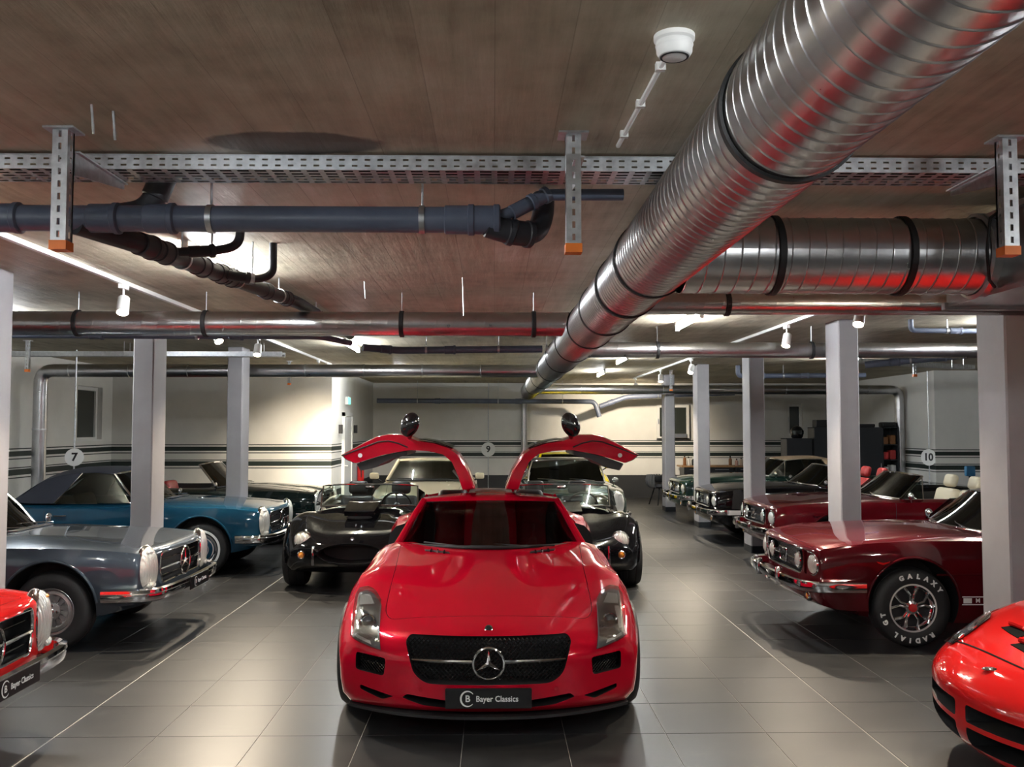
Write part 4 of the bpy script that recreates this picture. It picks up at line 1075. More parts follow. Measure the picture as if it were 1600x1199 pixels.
        sheet(q, .03 * s, 'quarter_panel', pm, root)
    MB().tube([Vector((0, -.018, .012)) + p for p in wb_], .014, 8).build('cowl_seal', M['black'], root)
    for x0, x1 in ((-.52, .02), (-.02, .50)):
        MB().tube([(x0, 1.90 + .2 * abs(x0), .915), ((x0 + x1) / 2, 1.83, .905), (x1, 1.82 + .1 * abs(x1), .905)], .008, 6).build('wiper', M['black'], root)
    # cabin
    for s in (-1, 1): seat(root, s * .36, 3.12, .30, 'leather_black', .50, .66, -12)
    rbox(-.66, .66, 2.0, 2.35, .62, .86, .08, 3).build('dashboard', M['leather_black'], root)
    steering(root, .36, 2.50, .86, .185, 20)
    rbox(-.09, .09, 2.42, 2.46, 1.09, 1.15, .02, 2).build('rear_view_mirror', M['black'], root)
    rbox(-.10, .10, 2.3, 3.4, .3, .52, .04, 2).build('centre_console', M['leather_black'], root)
    # raised doors: front profile swept back along the car
    def D(px, py, sg): return (sg * (764 - px) / 1435 * 7.75 * -1, CAM_H - (py - 670) * 7.75 / 1435)
    skin = [(531, 711), (548, 702), (565, 693), (587, 682), (604, 678.5), (625, 679), (640, 684), (652, 689), (677, 692.5), (700, 700), (713, 709), (730, 735), (741, 764), (723, 766), (716, 744), (706, 722), (692, 710), (670, 705), (640, 703), (615, 707), (595, 711), (575, 717), (553, 724), (540, 719)]
    trim = [(634, 704.5), (615, 708), (595, 712), (575, 718), (554.5, 725), (561, 736), (584, 731), (592, 725), (610, 717), (634, 711.5)]
    for sg in (-1, 1):
        def pr(poly, y0, y1, mi=0):
            mb = MB(); poly = rounded([D(a, b, sg) for a, b in poly], .012, 2); n = len(poly); cx = sg * -.65; ks = (0, .05, .5, .9, 1.0)
            rows = []
            for k in ks:
                y = y0 + (y1 - y0) * k; sc = (.97, 1.0, 1.0, .96, .90)[ks.index(k)]
                rows.append([Vector((cx + (a - cx) * sc, y, 1.6 + (b - 1.6) * sc)) for a, b in poly])
            vs = [p for r_ in rows for p in r_]; fs = [(i * n + j, i * n + (j + 1) % n, (i + 1) * n + (j + 1) % n, (i + 1) * n + j) for i in range(len(ks) - 1) for j in range(n)]
            tri = tessellate_polygon([[Vector((a, b, 0)) for a, b in poly]])
            fs += [tuple(t) for t in tri] + [tuple(i + (len(ks) - 1) * n for i in t[::-1]) for t in tri]
            mb.add(vs, fs); return mb
        d = pr(skin, 2.42, 3.34).build('gullwing_door', pm, root, 30)
        pr(trim, 2.46, 3.28).build('door_trim', M['leather_black'], d, 30)
        seal = [(534, 712), (565, 700), (590, 690.5), (606, 689), (622, 693), (636, 699)]
        MB().tube([(D(a, b, sg)[0], 2.415, D(a, b, sg)[1]) for a, b in seal], .006, 6).build('door_seal', M['black'], d)
        x, z = D(562.5, 711.5, sg); MB().lathe([(.018, 0), (.018, .004), (0.0005, .004)], (x, 2.418, z), (0, -1, 0), 20).build('door_sticker', M['white'], d)
        gl = [[Vector((D(a, b - 1.2, sg)[0], y, D(a, b - 1.2, sg)[1])) for a, b in ((652, 688), (666, 690), (680, 693), (694, 697.5), (704, 702))] for y in (2.5, 2.9, 3.2)]
        sheet(gl, .006 * sg, 'door_window', M['dark_glass'], d)
        mx, mz = D(641, 664, sg)
        mir = ellipsoid((mx, 2.30, mz), (.075, .055, .105), 20, 12, Matrix.Translation((mx, 2.3, mz)) @ Matrix.Rotation(R(-22 * -sg), 4, 'Y') @ Matrix.Translation((-mx, -2.3, -mz))).build('door_mirror', M['black_gloss'], d)
        MB().tube([(mx + sg * .005, 2.33, mz - .08), (D(637, 686, sg)[0], 2.46, D(637, 686, sg)[1])], .018, 8).build('mirror_stalk', M['black_gloss'], mir)
        MB().tube([(sg * .21, 2.75, 1.25), (sg * .26, 2.80, 1.36), (sg * .33, 2.85, 1.44)], .011, 8).build('gas_strut', M['steel'], d)
    T = make_wheel('sport', .337, .25, .25); put_wheels(root, T, P, (.838, .835)); kill_tree(T)
    return root
M['lamp_dark'] = pbr('lamp_housing', (0.10, 0.10, 0.105), 0.4, 0.0, coat=0.3)
M['lens_dark'] = pbr('projector_glass', (0.05, 0.05, 0.055), 0.04, coat=1.0)
build_gullwing()
# ------------------------------------------------------------------ shared car pieces
def sweep(path, prof, z0=0.0):
    # path: (x, y) points left to right round the front; prof: (out, z) pairs
    n = len(path); rows = []
    for i in range(n):
        a, b = Vector(path[max(i - 1, 0)]), Vector(path[min(i + 1, n - 1)]); d = (b - a).normalized(); nr = Vector((d.y, -d.x))
        rows.append([Vector((path[i][0] + nr.x * o, path[i][1] + nr.y * o, z0 + z)) for o, z in prof])
    mb = MB(); mb.grid(rows); m = len(prof)
    mb.f.append(tuple(range(m))); mb.f.append(tuple((n - 1) * m + j for j in range(m))); mb.m += [0, 0]
    return mb
def ribbed(name, col):
    m, nt, b = new_mat(name); b.inputs['Base Color'].default_value = (*col, 1); b.inputs['Roughness'].default_value = 0.12; b.inputs['Coat Weight'].default_value = 1.0
    b.inputs['Metallic'].default_value = 0.35
    tc = N(nt, 'ShaderNodeTexCoord'); w = N(nt, 'ShaderNodeTexWave'); w.inputs['Scale'].default_value = 22; w.inputs['Distortion'].default_value = 1.5
    nt.links.new(tc.outputs['Object'], w.inputs['Vector']); bump(nt, b, w.outputs['Fac'], 0.5, 0.01); return m
M['lamp_glass'] = ribbed('ribbed_lamp_glass', (0.80, 0.80, 0.74))
def round_lamp(parent, c, d, r, name='headlamp', lens='lamp_glass', ring_m='chrome', proud=.03):
    o = MB().lathe([(r + .016, -.03), (r + .014, .004), (r + .004, .014), (r - .004, .006)], c, d, 28).build(name, M[ring_m], parent)
    MB().lathe([(r, .002), (r * .8, proud * .55), (r * .45, proud * .9), (0.0005, proud)], c, d, 28).build('lamp_lens', M[lens], o); return o
def soft_top(root, A, mat, rows_side, glass='dark_glass'):
    o = sheet(loft(A, 16), -.012, 'soft_top', M[mat], root)
    for s in (-1, 1): sheet([[Vector((s * p[0], p[1], p[2])) for p in r_] for r_ in rows_side], .01 * s, 'soft_top_quarter', M[mat], root)
    return o
# ------------------------------------------------------------------ stacked-headlamp roadster
PG = dict(L=4.25, rn=.12, rt=.22, zn=.62, zt=.66, pn=3.2, pt=2.4, bow=.14, bowr=.20, ub=.9, pb=3.0, e0=.55, nw=.02,
          W=[(0, .80), (.3, .84), (.8, .868), (2.0, .88), (3.2, .88), (4.25, .80)],
          zc=[(0, .80), (.12, .815), (.5, .865), (1.3, .915), (1.8, .90), (3.0, .90), (3.6, .87), (4.25, .78)],
          zs=[(0, .80), (.12, .815), (.5, .845), (.9, .855), (1.5, .865), (2.4, .86), (3.2, .865), (4.25, .77)],
          xs=[(0, .86), (1, .86), (3, .87), (4.25, .84)], mid=.12, sh=[(0, .03), (1, .035), (4.25, .04)], ws=.965,
          zm=[(0, .58), (.8, .62), (2.2, .60), (4.25, .62)], zl=[(0, .44), (.6, .36), (2.2, .30), (4.25, .42)], zb=[(0, .36), (.5, .26), (1.2, .20), (3.0, .20), (3.8, .28), (4.25, .38)],
          axles=(.80, 3.20), rw=.322, ra=.375, xw=.725, wb=.95, az=.03)
def build_roadster(pm, wheel):
    cp = rounded([(-.60, 1.66), (-.4, 1.55), (0, 1.52), (.4, 1.55), (.60, 1.66), (.66, 1.9), (.66, 2.75), (.55, 2.95), (-.55, 2.95), (-.66, 2.75), (-.66, 1.9)], .06)
    grille = rounded([(-.50, .755), (.50, .755), (.515, .62), (.47, .50), (-.47, .50), (-.515, .62)], .04)
    body, S = make_body(PG, pm, [MB().prism(grille, -.3, .14, lambda a, b, h: (a, h, b), 1)], (cp, .34))
    root = car('classic_roadster', '', 0, 0, 0)
    hood = split_panel(body, rounded([(-.54, .10), (.54, .10), (.60, .5), (.62, 1.32), (0, 1.40), (-.62, 1.32), (-.60, .5)], .05), .74, 1.4, 'hood', pm, .003)
    body.parent = root
    if hood: hood.parent = root
    for s, md in ((1, 'right'), (-1, 'left')):
        p = S.strip(md, [(1.56, .84), (1.55, .55), (1.60, .33), (2.1, .31), (2.56, .33), (2.68, .55), (2.70, .84)], .006, .0012, 60).build('door_seam', M['black'], root)
        c = S.hit(md, 2.50, .745, .012); MB().tube([c + Vector((0, -.075, 0)), c + Vector((s * .022, -.05, 0)), c + Vector((s * .022, .05, 0)), c + Vector((0, .075, 0))], .010, 8).build('door_handle', M['chrome'], root)
        S.bead(md, [(1.2, .25), (2.0, .245), (2.8, .25)], .010, .003).build('sill_trim', M['chrome'], root)
        # wheel-arch lip
        lip = [S.hit(md, .80 + .385 * math.cos(R(a)), .352 + .385 * math.sin(R(a)), .006) for a in range(5, 178, 6)]
        MB().tube(lip, .012, 8).build('arch_lip', pm, root)
        # stacked headlamp
        c = S.hit('front', s * .665, .645, 0); c = c + Vector((0, .035, 0)); m = Matrix.Translation(c) @ Matrix.Rotation(R(14 * s), 4, 'Z') @ Matrix.Translation(-c)
        h = ellipsoid(c, (.118, .075, .198), 28, 16, m).build('headlamp', M['chrome'], root)
        ellipsoid(c + Vector((s * .006, -.026, 0)), (.106, .072, .184), 28, 16, m).build('lamp_lens', M['lamp_glass'], h)
        a = c + Vector((s * .02, -.075, -.128)); ellipsoid(a, (.06, .02, .028), 16, 10, m).build('fog_lens', M['lamp_glass'], h)
        a = c + Vector((s * .02, -.055, .14)); ellipsoid(a, (.05, .02, .018), 16, 10, m).build('indicator_lens', M['amber'], h)
    # grille frame, bar and star
    fr = [Vector((a, .035 + .14 * (abs(a) / .88) ** 3 - .03, b)) for a, b in grille]
    MB().tube(fr, .011, 8, closed=True).build('grille_frame', M['chrome'], root)
    MB().tube([(-.50, .03, .62), (-.14, .005, .625), (.14, .005, .625), (.50, .03, .62)], [.010, .016, .016, .010], 8).build('grille_bar', M['chrome'], root)
    MB().tube([(-.48, .05, .555), (0, .03, .555), (.48, .05, .555)], .006, 6).build('grille_slat', M['black_gloss'], root)
    MB().tube([(-.49, .05, .69), (0, .03, .69), (.49, .05, .69)], .006, 6).build('grille_slat', M['black_gloss'], root)
    st = MB(); star(st, lambda a, b: (a, -.012, .628 + b), .108, .012, .120); st.build('star_emblem', M['chrome'], root)
    path = [(-.882, .36), (-.880, .27), (-.868, .15), (-.82, .02), (-.70, -.055), (-.4, -.088), (0, -.098), (.4, -.088), (.70, -.055), (.82, .02), (.868, .15), (.880, .27), (.882, .36)]
    path = [tuple(p.xy) for p in catmull([(a, b, 0) for a, b in path], 60)]
    sweep(path, [(0, -.055), (.022, -.045), (.030, -.015), (.026, .012), (.034, .022), (.030, .045), (.004, .055), (-.02, .04), (-.02, -.045)], .455).build('front_bumper', M['chrome'], root)
    rear = [(-.885, 3.75), (-.88, 4.05), (-.82, 4.22), (-.4, 4.31), (0, 4.33), (.4, 4.31), (.82, 4.22), (.88, 4.05), (.885, 3.75)]
    rear = [tuple(p.xy) for p in catmull([(a, b, 0) for a, b in rear[::-1]], 40)]
    sweep(rear, [(0, -.05), (.03, -.02), (.03, .03), (0, .05), (-.02, .03), (-.02, -.04)], .47).build('rear_bumper', M['chrome'], root)
    # windscreen, frame, wipers, cowl grille
    b, t = arc(.66, 1.45, 1.66, .905, .885), arc(.575, 1.86, 1.96, 1.262, 1.235)
    sheet(loft([b, t], 10, -.02), .005, 'windscreen', M['glass'], root)
    fm = MB(); fm.tube([b[0]] + [b[0].lerp(t[0], .5) + Vector((-.02, 0, .01))] + t + [b[-1].lerp(t[-1], .5) + Vector((.02, 0, .01))] + [b[-1]], .017, 8); fm.build('windscreen_frame', M['chrome'], root)
    MB().tube(b, .012, 8).build('windscreen_seal', M['black'], root)
    for x0, x1 in ((-.50, -.02), (.0, .48)):
        MB().tube([(x0 + .46, 1.40, .925), (x0 + .2, 1.46, .945), (x0, 1.54 + .05 * abs(x0), .95)], .006, 6).build('wiper', M['chrome'], root)
    for k in range(6): MB().tube([(-.33 + .0 * k, 1.33 + .015 * k, .922), (.33, 1.33 + .015 * k, .922)], .004, 6).build('cowl_slat', M['chrome'], root)
    rbox(-.62, .62, 1.62, 1.80, .66, .90, .05, 2).build('dashboard', M['leather_black'], root)
    steering(root, .33, 1.98, .84, .195, 28, 'black', 'chrome')
    for s in (-1, 1): seat(root, s * .31, 2.62, .40, 'leather_tan', .50, .46, -16, False)
    MB().box(-.62, .62, 1.66, 2.9, .335, .35).build('cabin_floor', M['black'], root, 0)
    for s in (-1, 1):
        c = Vector((s * .84, 1.62, .93)); o = ellipsoid(c, (.055, .022, .045), 16, 10).build('door_mirror', M['chrome'], root)
        MB().tube([c + Vector((-s * .02, 0, -.03)), c + Vector((-s * .03, .02, -.085))], .009, 6).build('mirror_stalk', M['chrome'], o)
    put_wheels(root, wheel, PG)
    return root
PA = M['paint_silver'] = paint('silver_blue_paint', (0.056, 0.072, 0.094), 0.5, 0.30)
M['paint_blue'] = paint('petrol_blue_paint', (0.006, 0.045, 0.085), 0.15, 0.30)
M['paint_green'] = paint('dark_green_paint', (0.006, 0.013, 0.012), 0.15, 0.28)
M['paint_signal_red'] = paint('signal_red_paint', (0.48, 0.010, 0.010), 0.0, 0.30)
M['paint_grey_green'] = paint('grey_green_paint', (0.022, 0.036, 0.032), 0.3, 0.28)
wB = make_wheel('bundt', .322, .185, .195)
wH = make_wheel('hubcap', .322, .185, .185, M['paint_blue'])
proto = build_roadster(PA, wB)
def roadster(label, x, y, rot, pm, seatm, top, hub=False, plate=False, hard=None):
    sw = {PA: M[pm], M['leather_tan']: M[seatm]}
    if pm != 'paint_signal_red': sw[M['amber']] = M['lamp_glass']
    r = copy_tree(proto, None, sw); r.location = (x, y, 0); r.rotation_euler = (0, 0, rot); r['label'] = label
    if hub:
        for c in [c for c in r.children if c.name.startswith('wheel')]:
            loc, ro = c.location.copy(), c.rotation_euler.copy(); kill_tree(c)
            n = copy_tree(wH, r); n.location = loc; n.rotation_euler = ro
    if top:
        A = [arc(.585, 1.85, 1.95, 1.275, 1.245), arc(.60, 2.15, 2.2, 1.318, 1.262), arc(.595, 2.5, 2.52, 1.312, 1.24), arc(.585, 2.80, 2.80, 1.255, 1.17), arc(.64, 3.28, 3.22, .915, .90)]
        soft_top(r, A, top, [[(.595, 2.36, 1.252), (.69, 2.48, 1.07), (.765, 2.62, .885)], [(.59, 2.6, 1.222), (.69, 2.78, 1.04), (.765, 2.92, .885)], [(.585, 2.82, 1.16), (.65, 3.02, 1.0), (.68, 3.2, .895)]])
        for s in (-1, 1):
            MB().tube([(s * .60, 2.35, 1.25), (s * .77, 2.62, .89)], .009, 6).build('window_trim', M['chrome'], r)
            sheet([[Vector((s * .74, 1.70, .89)), Vector((s * .77, 2.1, .89)), Vector((s * .768, 2.6, .89))], [Vector((s * .60, 1.98, 1.23)), Vector((s * .605, 2.2, 1.255)), Vector((s * .60, 2.36, 1.248))]], .004, 'side_window', M['dark_glass'], r)
    if hard:
        A = [arc(.585, 1.86, 1.95, 1.275, 1.25), arc(.60, 2.2, 2.22, 1.30, 1.285), arc(.60, 2.7, 2.7, 1.285, 1.27), arc(.62, 3.1, 3.05, 1.02, 1.0)]
        sheet(loft(A, 14), -.02, 'hardtop', M[hard], r)
        for s in (-1, 1): MB().tube([(s * .60, 2.7, 1.26), (s * .74, 3.0, .90)], .03, 8).build('hardtop_pillar', M[hard], r)
    if plate: number_plate(r, 0, -.150, .455, .50, .112)
    return r
RG = 'classic roadsters with stacked headlamps'
roadster('silver-grey classic roadster with navy soft top and finned alloy wheels', -2.80, 8.42, PI / 2, 'paint_silver', 'leather_cream', 'canvas_navy', False, True)
roadster('petrol-blue classic roadster with navy soft top and whitewall tyres', -2.80, 12.25, PI / 2, 'paint_blue', 'leather_tan', 'canvas_navy', True)
roadster('dark green open classic roadster against the striped wall', -2.70, 15.25, PI / 2, 'paint_green', 'leather_red', None, True)
roadster('bright red classic roadster with chrome bumper and dealer plate', -2.69, 5.02, PI / 2, 'paint_signal_red', 'leather_black', None, False, True)
roadster('grey-green classic roadster with hardtop behind the black roadster', 1.25, 14.25, 0, 'paint_grey_green', 'leather_tan', None, False, False, 'paint_grey_green')
kill_tree(proto); kill_tree(wB); kill_tree(wH)
# ------------------------------------------------------------------ long-hood pony cars
MU = dict(L=4.60, rn=.10, rt=.16, zn=.66, zt=.70, pn=3.4, pt=3.0, bow=.10, bowr=.08, ub=.8, pb=2.6, e0=.60, nw=.015,
          W=[(0, .80), (.3, .835), (.8, .862), (2.2, .866), (3.6, .872), (4.6, .82)],
          zc=[(0, .815), (.10, .832), (.4, .875), (1.4, .935), (1.8, .92), (3.3, .92), (3.9, .90), (4.6, .86)],
          zs=[(0, .80), (.10, .82), (.4, .862), (1.4, .895), (2.6, .90), (3.4, .925), (4.6, .86)],
          xs=[(0, .90), (1, .905), (3, .90), (4.6, .88)], mid=.25, sh=[(0, .035), (1, .045), (4.6, .05)], ws=.97,
          zm=[(0, .60), (.8, .66), (2.2, .64), (4.6, .66)], zl=[(0, .42), (.6, .36), (2.2, .33), (4.6, .42)], zb=[(0, .34), (.4, .25), (1.2, .19), (3.4, .19), (4.2, .28), (4.6, .36)],
          axles=(.83, 3.58), rw=.325, ra=.372, xw=.745, wb=.955, az=.035)
def build_pony(pm, wheel):
    ff = lambda a, b, h: (a, h, b)
    cp = rounded([(-.62, 1.70), (-.4, 1.60), (0, 1.57), (.4, 1.60), (.62, 1.70), (.68, 1.95), (.68, 3.2), (.55, 3.32), (-.55, 3.32), (-.68, 3.2), (-.68, 1.95)], .06)
    gr = rounded([(-.50, .775), (.50, .775), (.52, .66), (.47, .555), (-.47, .555), (-.52, .66)], .03)
    ex = [MB().prism(gr, -.3, .15, ff, 1)]
    for s in (-1, 1):
        ex.append(MB().prism(rounded([(s * .535, .765), (s * .585, .765), (s * .575, .565), (s * .53, .575)], .01), -.3, .10, ff, 0))
    body, S = make_body(MU, pm, ex, (cp, .34))
    root = car('pony_car', '', 0, 0, 0)
    hood = split_panel(body, rounded([(-.64, .06), (.64, .06), (.70, .4), (.72, 1.42), (0, 1.50), (-.72, 1.42), (-.70, .4)], .03), .78, 1.4, 'hood', pm, .003)
    body.parent = root
    if hood: hood.parent = root
    for s, md in ((1, 'right'), (-1, 'left')):
        S.strip(md, [(1.60, .86), (1.585, .55), (1.62, .30), (2.2, .285), (2.78, .30), (2.86, .55), (2.88, .87)], .006, .0012, 60).build('door_seam', M['black'], root)
        S.bead(md, [(1.02, .60), (1.5, .605), (2.3, .61), (2.98, .63), (3.08, .56), (3.06, .46)], .008, .000).build('side_crease', pm, root)
        c = S.hit(md, 2.70, .775, .012); MB().tube([c + Vector((0, -.07, 0)), c + Vector((s * .02, -.05, 0)), c + Vector((s * .02, .05, 0)), c + Vector((0, .07, 0))], .009, 8).build('door_handle', M['chrome'], root)
        lip = [S.hit(md, .83 + .382 * math.cos(R(a)), .36 + .382 * math.sin(R(a)), .005) for a in range(5, 178, 6)]
        MB().tube(lip, .011, 8).build('arch_lip', pm, root)
        # rocker stripes with lettering
        for z0, z1 in ((.415, .424), (.352, .361)): S.strip(md, [(1.23, (z0 + z1) / 2), (3.18, (z0 + z1) / 2)], z1 - z0, .0018, 30).build('rocker_stripe', M['white'], root)
        S.strip(md, [(1.24, .388), (1.31, .388)], .042, .0018, 4).build('rocker_block', M['white'], root)
        if s > 0:
            x = 1.36
            for ch in 'MUSTANG':
                p = S.hit(md, x, .388, .003); t = text_mesh(ch, .05, .001, .0008); t.xf(Matrix.Translation(p) @ Matrix.Rotation(PI / 2, 4, 'Z') @ Matrix.Rotation(PI / 2, 4, 'X')); t.build('rocker_letter', M['white'], root, 0, False); x += .075
        # lamps
        c = S.hit('front', s * .665, .665, 0); round_lamp(root, c + Vector((0, .012, 0)), (s * .12, -1, 0), .088, proud=.035)
        c = Vector((s * .37, .035, .665)); round_lamp(root, c, (0, -1, 0), .066, 'fog_lamp', proud=.03)
        c = S.hit('front', s * .58, .385, .0); round_lamp(root, c, (0, -1, -.15), .032, 'turn_lamp', 'amber', proud=.015)
        c = S.hit(md, .58, .70, .004)
        b = MB(); b.prism([(-.06, .012), (0, 0), (.06, .012), (.045, -.004), (0, -.018), (-.045, -.004)], 0, .004, lambda a, q, h: (c.x + s * h, c.y + a, c.z + q)); b.build('fender_badge', M['chrome'], root)
        c = Vector((s * .86, 1.78, .955)); o = ellipsoid(c, (.06, .03, .045), 16, 10).build('door_mirror', M['chrome'], root)
        MB().tube([c + Vector((-s * .02, 0, -.03)), c + Vector((-s * .03, .02, -.085))], .009, 6).build('mirror_stalk', M['chrome'], o)
        sheet([[Vector((s * .735, 1.68, .91)), Vector((s * .745, 1.98, .91))], [Vector((s * .655, 1.90, 1.12)), Vector((s * .655, 2.0, 1.12))]], .004, 'vent_window', M['dark_glass'], root)
        MB().tube([(s * .745, 1.99, .90), (s * .64, 2.03, 1.17)], .008, 6).build('vent_post', M['chrome'], root)
    fr = [Vector((a, .01 + .10 * (abs(a) / .87) ** 2.6, b)) for a, b in gr]
    MB().tube(fr, .010, 8, closed=True).build('grille_frame', M['chrome'], root)
    fg = lambda a, b: Vector((a, .09, b + .665))
    lattice(1.0, .20, .03, .002, fg, lambda a, b: abs(a) < .49 - abs(b) * .1 and abs(b) < .098).build('grille_mesh', M['steel'], root, 0, False)
    MB().tube([(-.30, .03, .665), (.30, .03, .665)], .009, 6).build('grille_bar', M['chrome'], root)
    cr = [Vector((a, .02, b)) for a, b in rounded([(-.105, .725), (.105, .725), (.085, .605), (-.085, .605)], .02)]
    e = MB(); e.tube(cr, .009, 6, closed=True)
    hs = [(-.085, .668), (-.06, .690), (-.02, .688), (.02, .697), (.05, .715), (.066, .705), (.078, .688), (.060, .684), (.045, .672), (.066, .645), (.056, .640), (.028, .658), (-.01, .655), (-.05, .636), (-.074, .634), (-.046, .652), (-.058, .668)]
    e.prism(hs, .012, .026, lambda a, b, h: (a, h, b)); e.build('running_horse_emblem', M['chrome'], root)
    path = [(-.885, .42), (-.880, .20), (-.85, .06), (-.76, -.045), (-.5, -.10), (0, -.125), (.5, -.10), (.76, -.045), (.85, .06), (.880, .20), (.885, .42)]
    path = [tuple(p.xy) for p in catmull([(a, b, 0) for a, b in path], 60)]
    sweep(path, [(0, -.045), (.018, -.036), (.024, 0), (.018, .036), (0, .045), (-.015, .03), (-.015, -.03)], .50).build('front_bumper', M['chrome'], root)
    for s in (-1, 1): rbox(s * .30 - .018, s * .30 + .018, -.155, -.09, .43, .59, .015, 2).build('overrider', M['chrome'], root)
    rear = [(.88, 4.25), (.87, 4.45), (.78, 4.62), (0, 4.68), (-.78, 4.62), (-.87, 4.45), (-.88, 4.25)]
    rear = [tuple(p.xy) for p in catmull([(a, b, 0) for a, b in rear], 40)]
    sweep(rear, [(0, -.045), (.02, 0), (0, .045), (-.015, .03), (-.015, -.03)], .52).build('rear_bumper', M['chrome'], root)
    b, t = arc(.69, 1.50, 1.72, .925, .905), arc(.585, 1.95, 2.06, 1.215, 1.19)
    sheet(loft([b, t], 10, -.02), .005, 'windscreen', M['glass'], root)
    MB().tube([b[0]] + t + [b[-1]], .018, 8).build('windscreen_frame', M['chrome'], root)
    MB().tube(b, .012, 8).build('windscreen_seal', M['chrome'], root)
    for x0 in (-.52, .02): MB().tube([(x0 + .46, 1.47, .945), (x0 + .2, 1.52, .96), (x0, 1.60 + .05 * abs(x0), .965)], .006, 6).build('wiper', M['chrome'], root)
    rbox(-.64, .64, 1.68, 1.90, .68, .91, .05, 2).build('dashboard', M['leather_black'], root)
    steering(root, .35, 2.05, .86, .20, 28, 'black', 'chrome')
    for s in (-1, 1): seat(root, s * .33, 2.72, .40, 'leather_cream', .52, .50, -16, True)
    rbox(-.60, .60, 2.95, 3.28, .45, .80, .06, 2).build('rear_bench', M['leather_cream'], root)
    MB().box(-.64, .64, 1.7, 3.28, .335, .35).build('cabin_floor', M['black'], root, 0)
    put_wheels(root, wheel, MU)
    return root
PB = M['paint_burgundy'] = paint('burgundy_paint', (0.085, 0.004, 0.008), 0.25, 0.28)
M['paint_dark_red'] = paint('dark_red_paint', (0.085, 0.003, 0.006), 0.2, 0.28)
M['paint_black'] = paint('black_paint', (0.004, 0.004, 0.005), 0.0, 0.25)
M['paint_forest'] = paint('forest_green_paint', (0.006, 0.020, 0.016), 0.15, 0.28)
wM = make_wheel('magnum', .325, .195, .205); wL = make_wheel('magnum', .325, .195, .205, None, True)
proto = build_pony(PB, wM)
def pony(label, x, y, pm, seatm, kind):
    r = copy_tree(proto, None, {PB: M[pm], M['leather_cream']: M[seatm]}); r.location = (x, y, 0); r.rotation_euler = (0, 0, -PI / 2); r['label'] = label
    if kind == 'coupe':
        for c in [c for c in r.children if c.name.startswith('wheel') and c.location.x > 0]:
            loc = c.location.copy(); kill_tree(c); n = copy_tree(wL, r); n.location = loc
    if kind in ('coupe', 'canvas'):
        mt = M[pm] if kind == 'coupe' else M['canvas_tan']
        A = [arc(.585, 1.94, 2.05, 1.22, 1.195), arc(.60, 2.2, 2.25, 1.262, 1.225), arc(.60, 2.7, 2.7, 1.275, 1.225), arc(.60, 3.05, 3.02, 1.225, 1.16), arc(.66, 3.55, 3.45, .935, .92)]
        sheet(loft(A, 16), -.02, 'roof' if kind == 'coupe' else 'soft_top', mt, r)
        for s in (-1, 1):
            sheet([[Vector((s * p[0], p[1], p[2])) for p in q] for q in ([(.60, 2.75, 1.22), (.69, 2.85, 1.06), (.775, 2.92, .91)], [(.60, 2.95, 1.18), (.69, 3.1, 1.05), (.775, 3.2, .91)], [(.61, 3.1, 1.13), (.66, 3.3, 1.0), (.70, 3.45, .92)])], .015 * s, 'rear_pillar', mt, r)
            MB().tube([(s * .59, 2.05, 1.195), (s * .605, 2.4, 1.225), (s * .603, 2.76, 1.222)], .014, 8).build('roof_rail', M['chrome'], r)
            sheet([[Vector((s * .745, 2.0, .91)), Vector((s * .77, 2.4, .91)), Vector((s * .772, 2.9, .91))], [Vector((s * .61, 2.1, 1.19)), Vector((s * .612, 2.4, 1.215)), Vector((s * .608, 2.74, 1.21))]], .004, 'side_window', M['dark_glass'], r)
    return r
pony('burgundy long-hood coupe with white-lettered tyres and chrome spoke wheels', 2.64, 8.45, 'paint_burgundy', 'leather_cream', 'coupe')
pony('dark red open convertible parked behind the burgundy coupe', 3.50, 12.45, 'paint_dark_red', 'leather_cream', None)
pony('black open convertible between dark red and dark green cars', 3.42, 15.2, 'paint_black', 'leather_red', None)
pony('dark green convertible with tan canvas top near the workbench', 3.55, 18.22, 'paint_forest', 'leather_black', 'canvas')
kill_tree(proto); kill_tree(wM); kill_tree(wL)
# ------------------------------------------------------------------ black wide-arch roadsters
CO = dict(L=3.95, rn=.26, rt=.30, zn=.46, zt=.58, pn=2.0, pt=2.0, bow=.30, bowr=.30, ub=1.0, pb=2.2, e0=.22, nw=.10, tw=.12,
          W=[(0, .74), (.3, .80), (.75, .86), (1.35, .80), (2.0, .79), (2.9, .88), (3.4, .87), (3.95, .70)],
          zc=[(0, .60), (.26, .675), (.7, .775), (1.3, .85), (1.6, .84), (2.8, .82), (3.4, .80), (3.95, .66)],
          zs=[(0, .60), (.26, .70), (.6, .80), (.85, .835), (1.2, .80), (1.7, .75), (2.2, .76), (2.8, .86), (3.1, .88), (3.5, .82), (3.95, .64)],
          xs=[(0, .68), (.7, .73), (1.5, .80), (2.9, .76), (3.95, .7)], mid=-.12, k1=.40, sh=[(0, .09), (.8, .10), (1.7, .05), (3, .11), (3.95, .08)], ws=.955,
          zm=[(0, .46), (.75, .56), (2.0, .52), (3.0, .58), (3.95, .54)], zl=[(0, .32), (.6, .30), (2.0, .27), (3.95, .38)], zb=[(0, .24), (.5, .20), (2.0, .17), (3.4, .20), (3.95, .34)],
          axles=(.76, 3.05), rw=.335, ra=.375, xw=.715, wb=.92, well=.36)
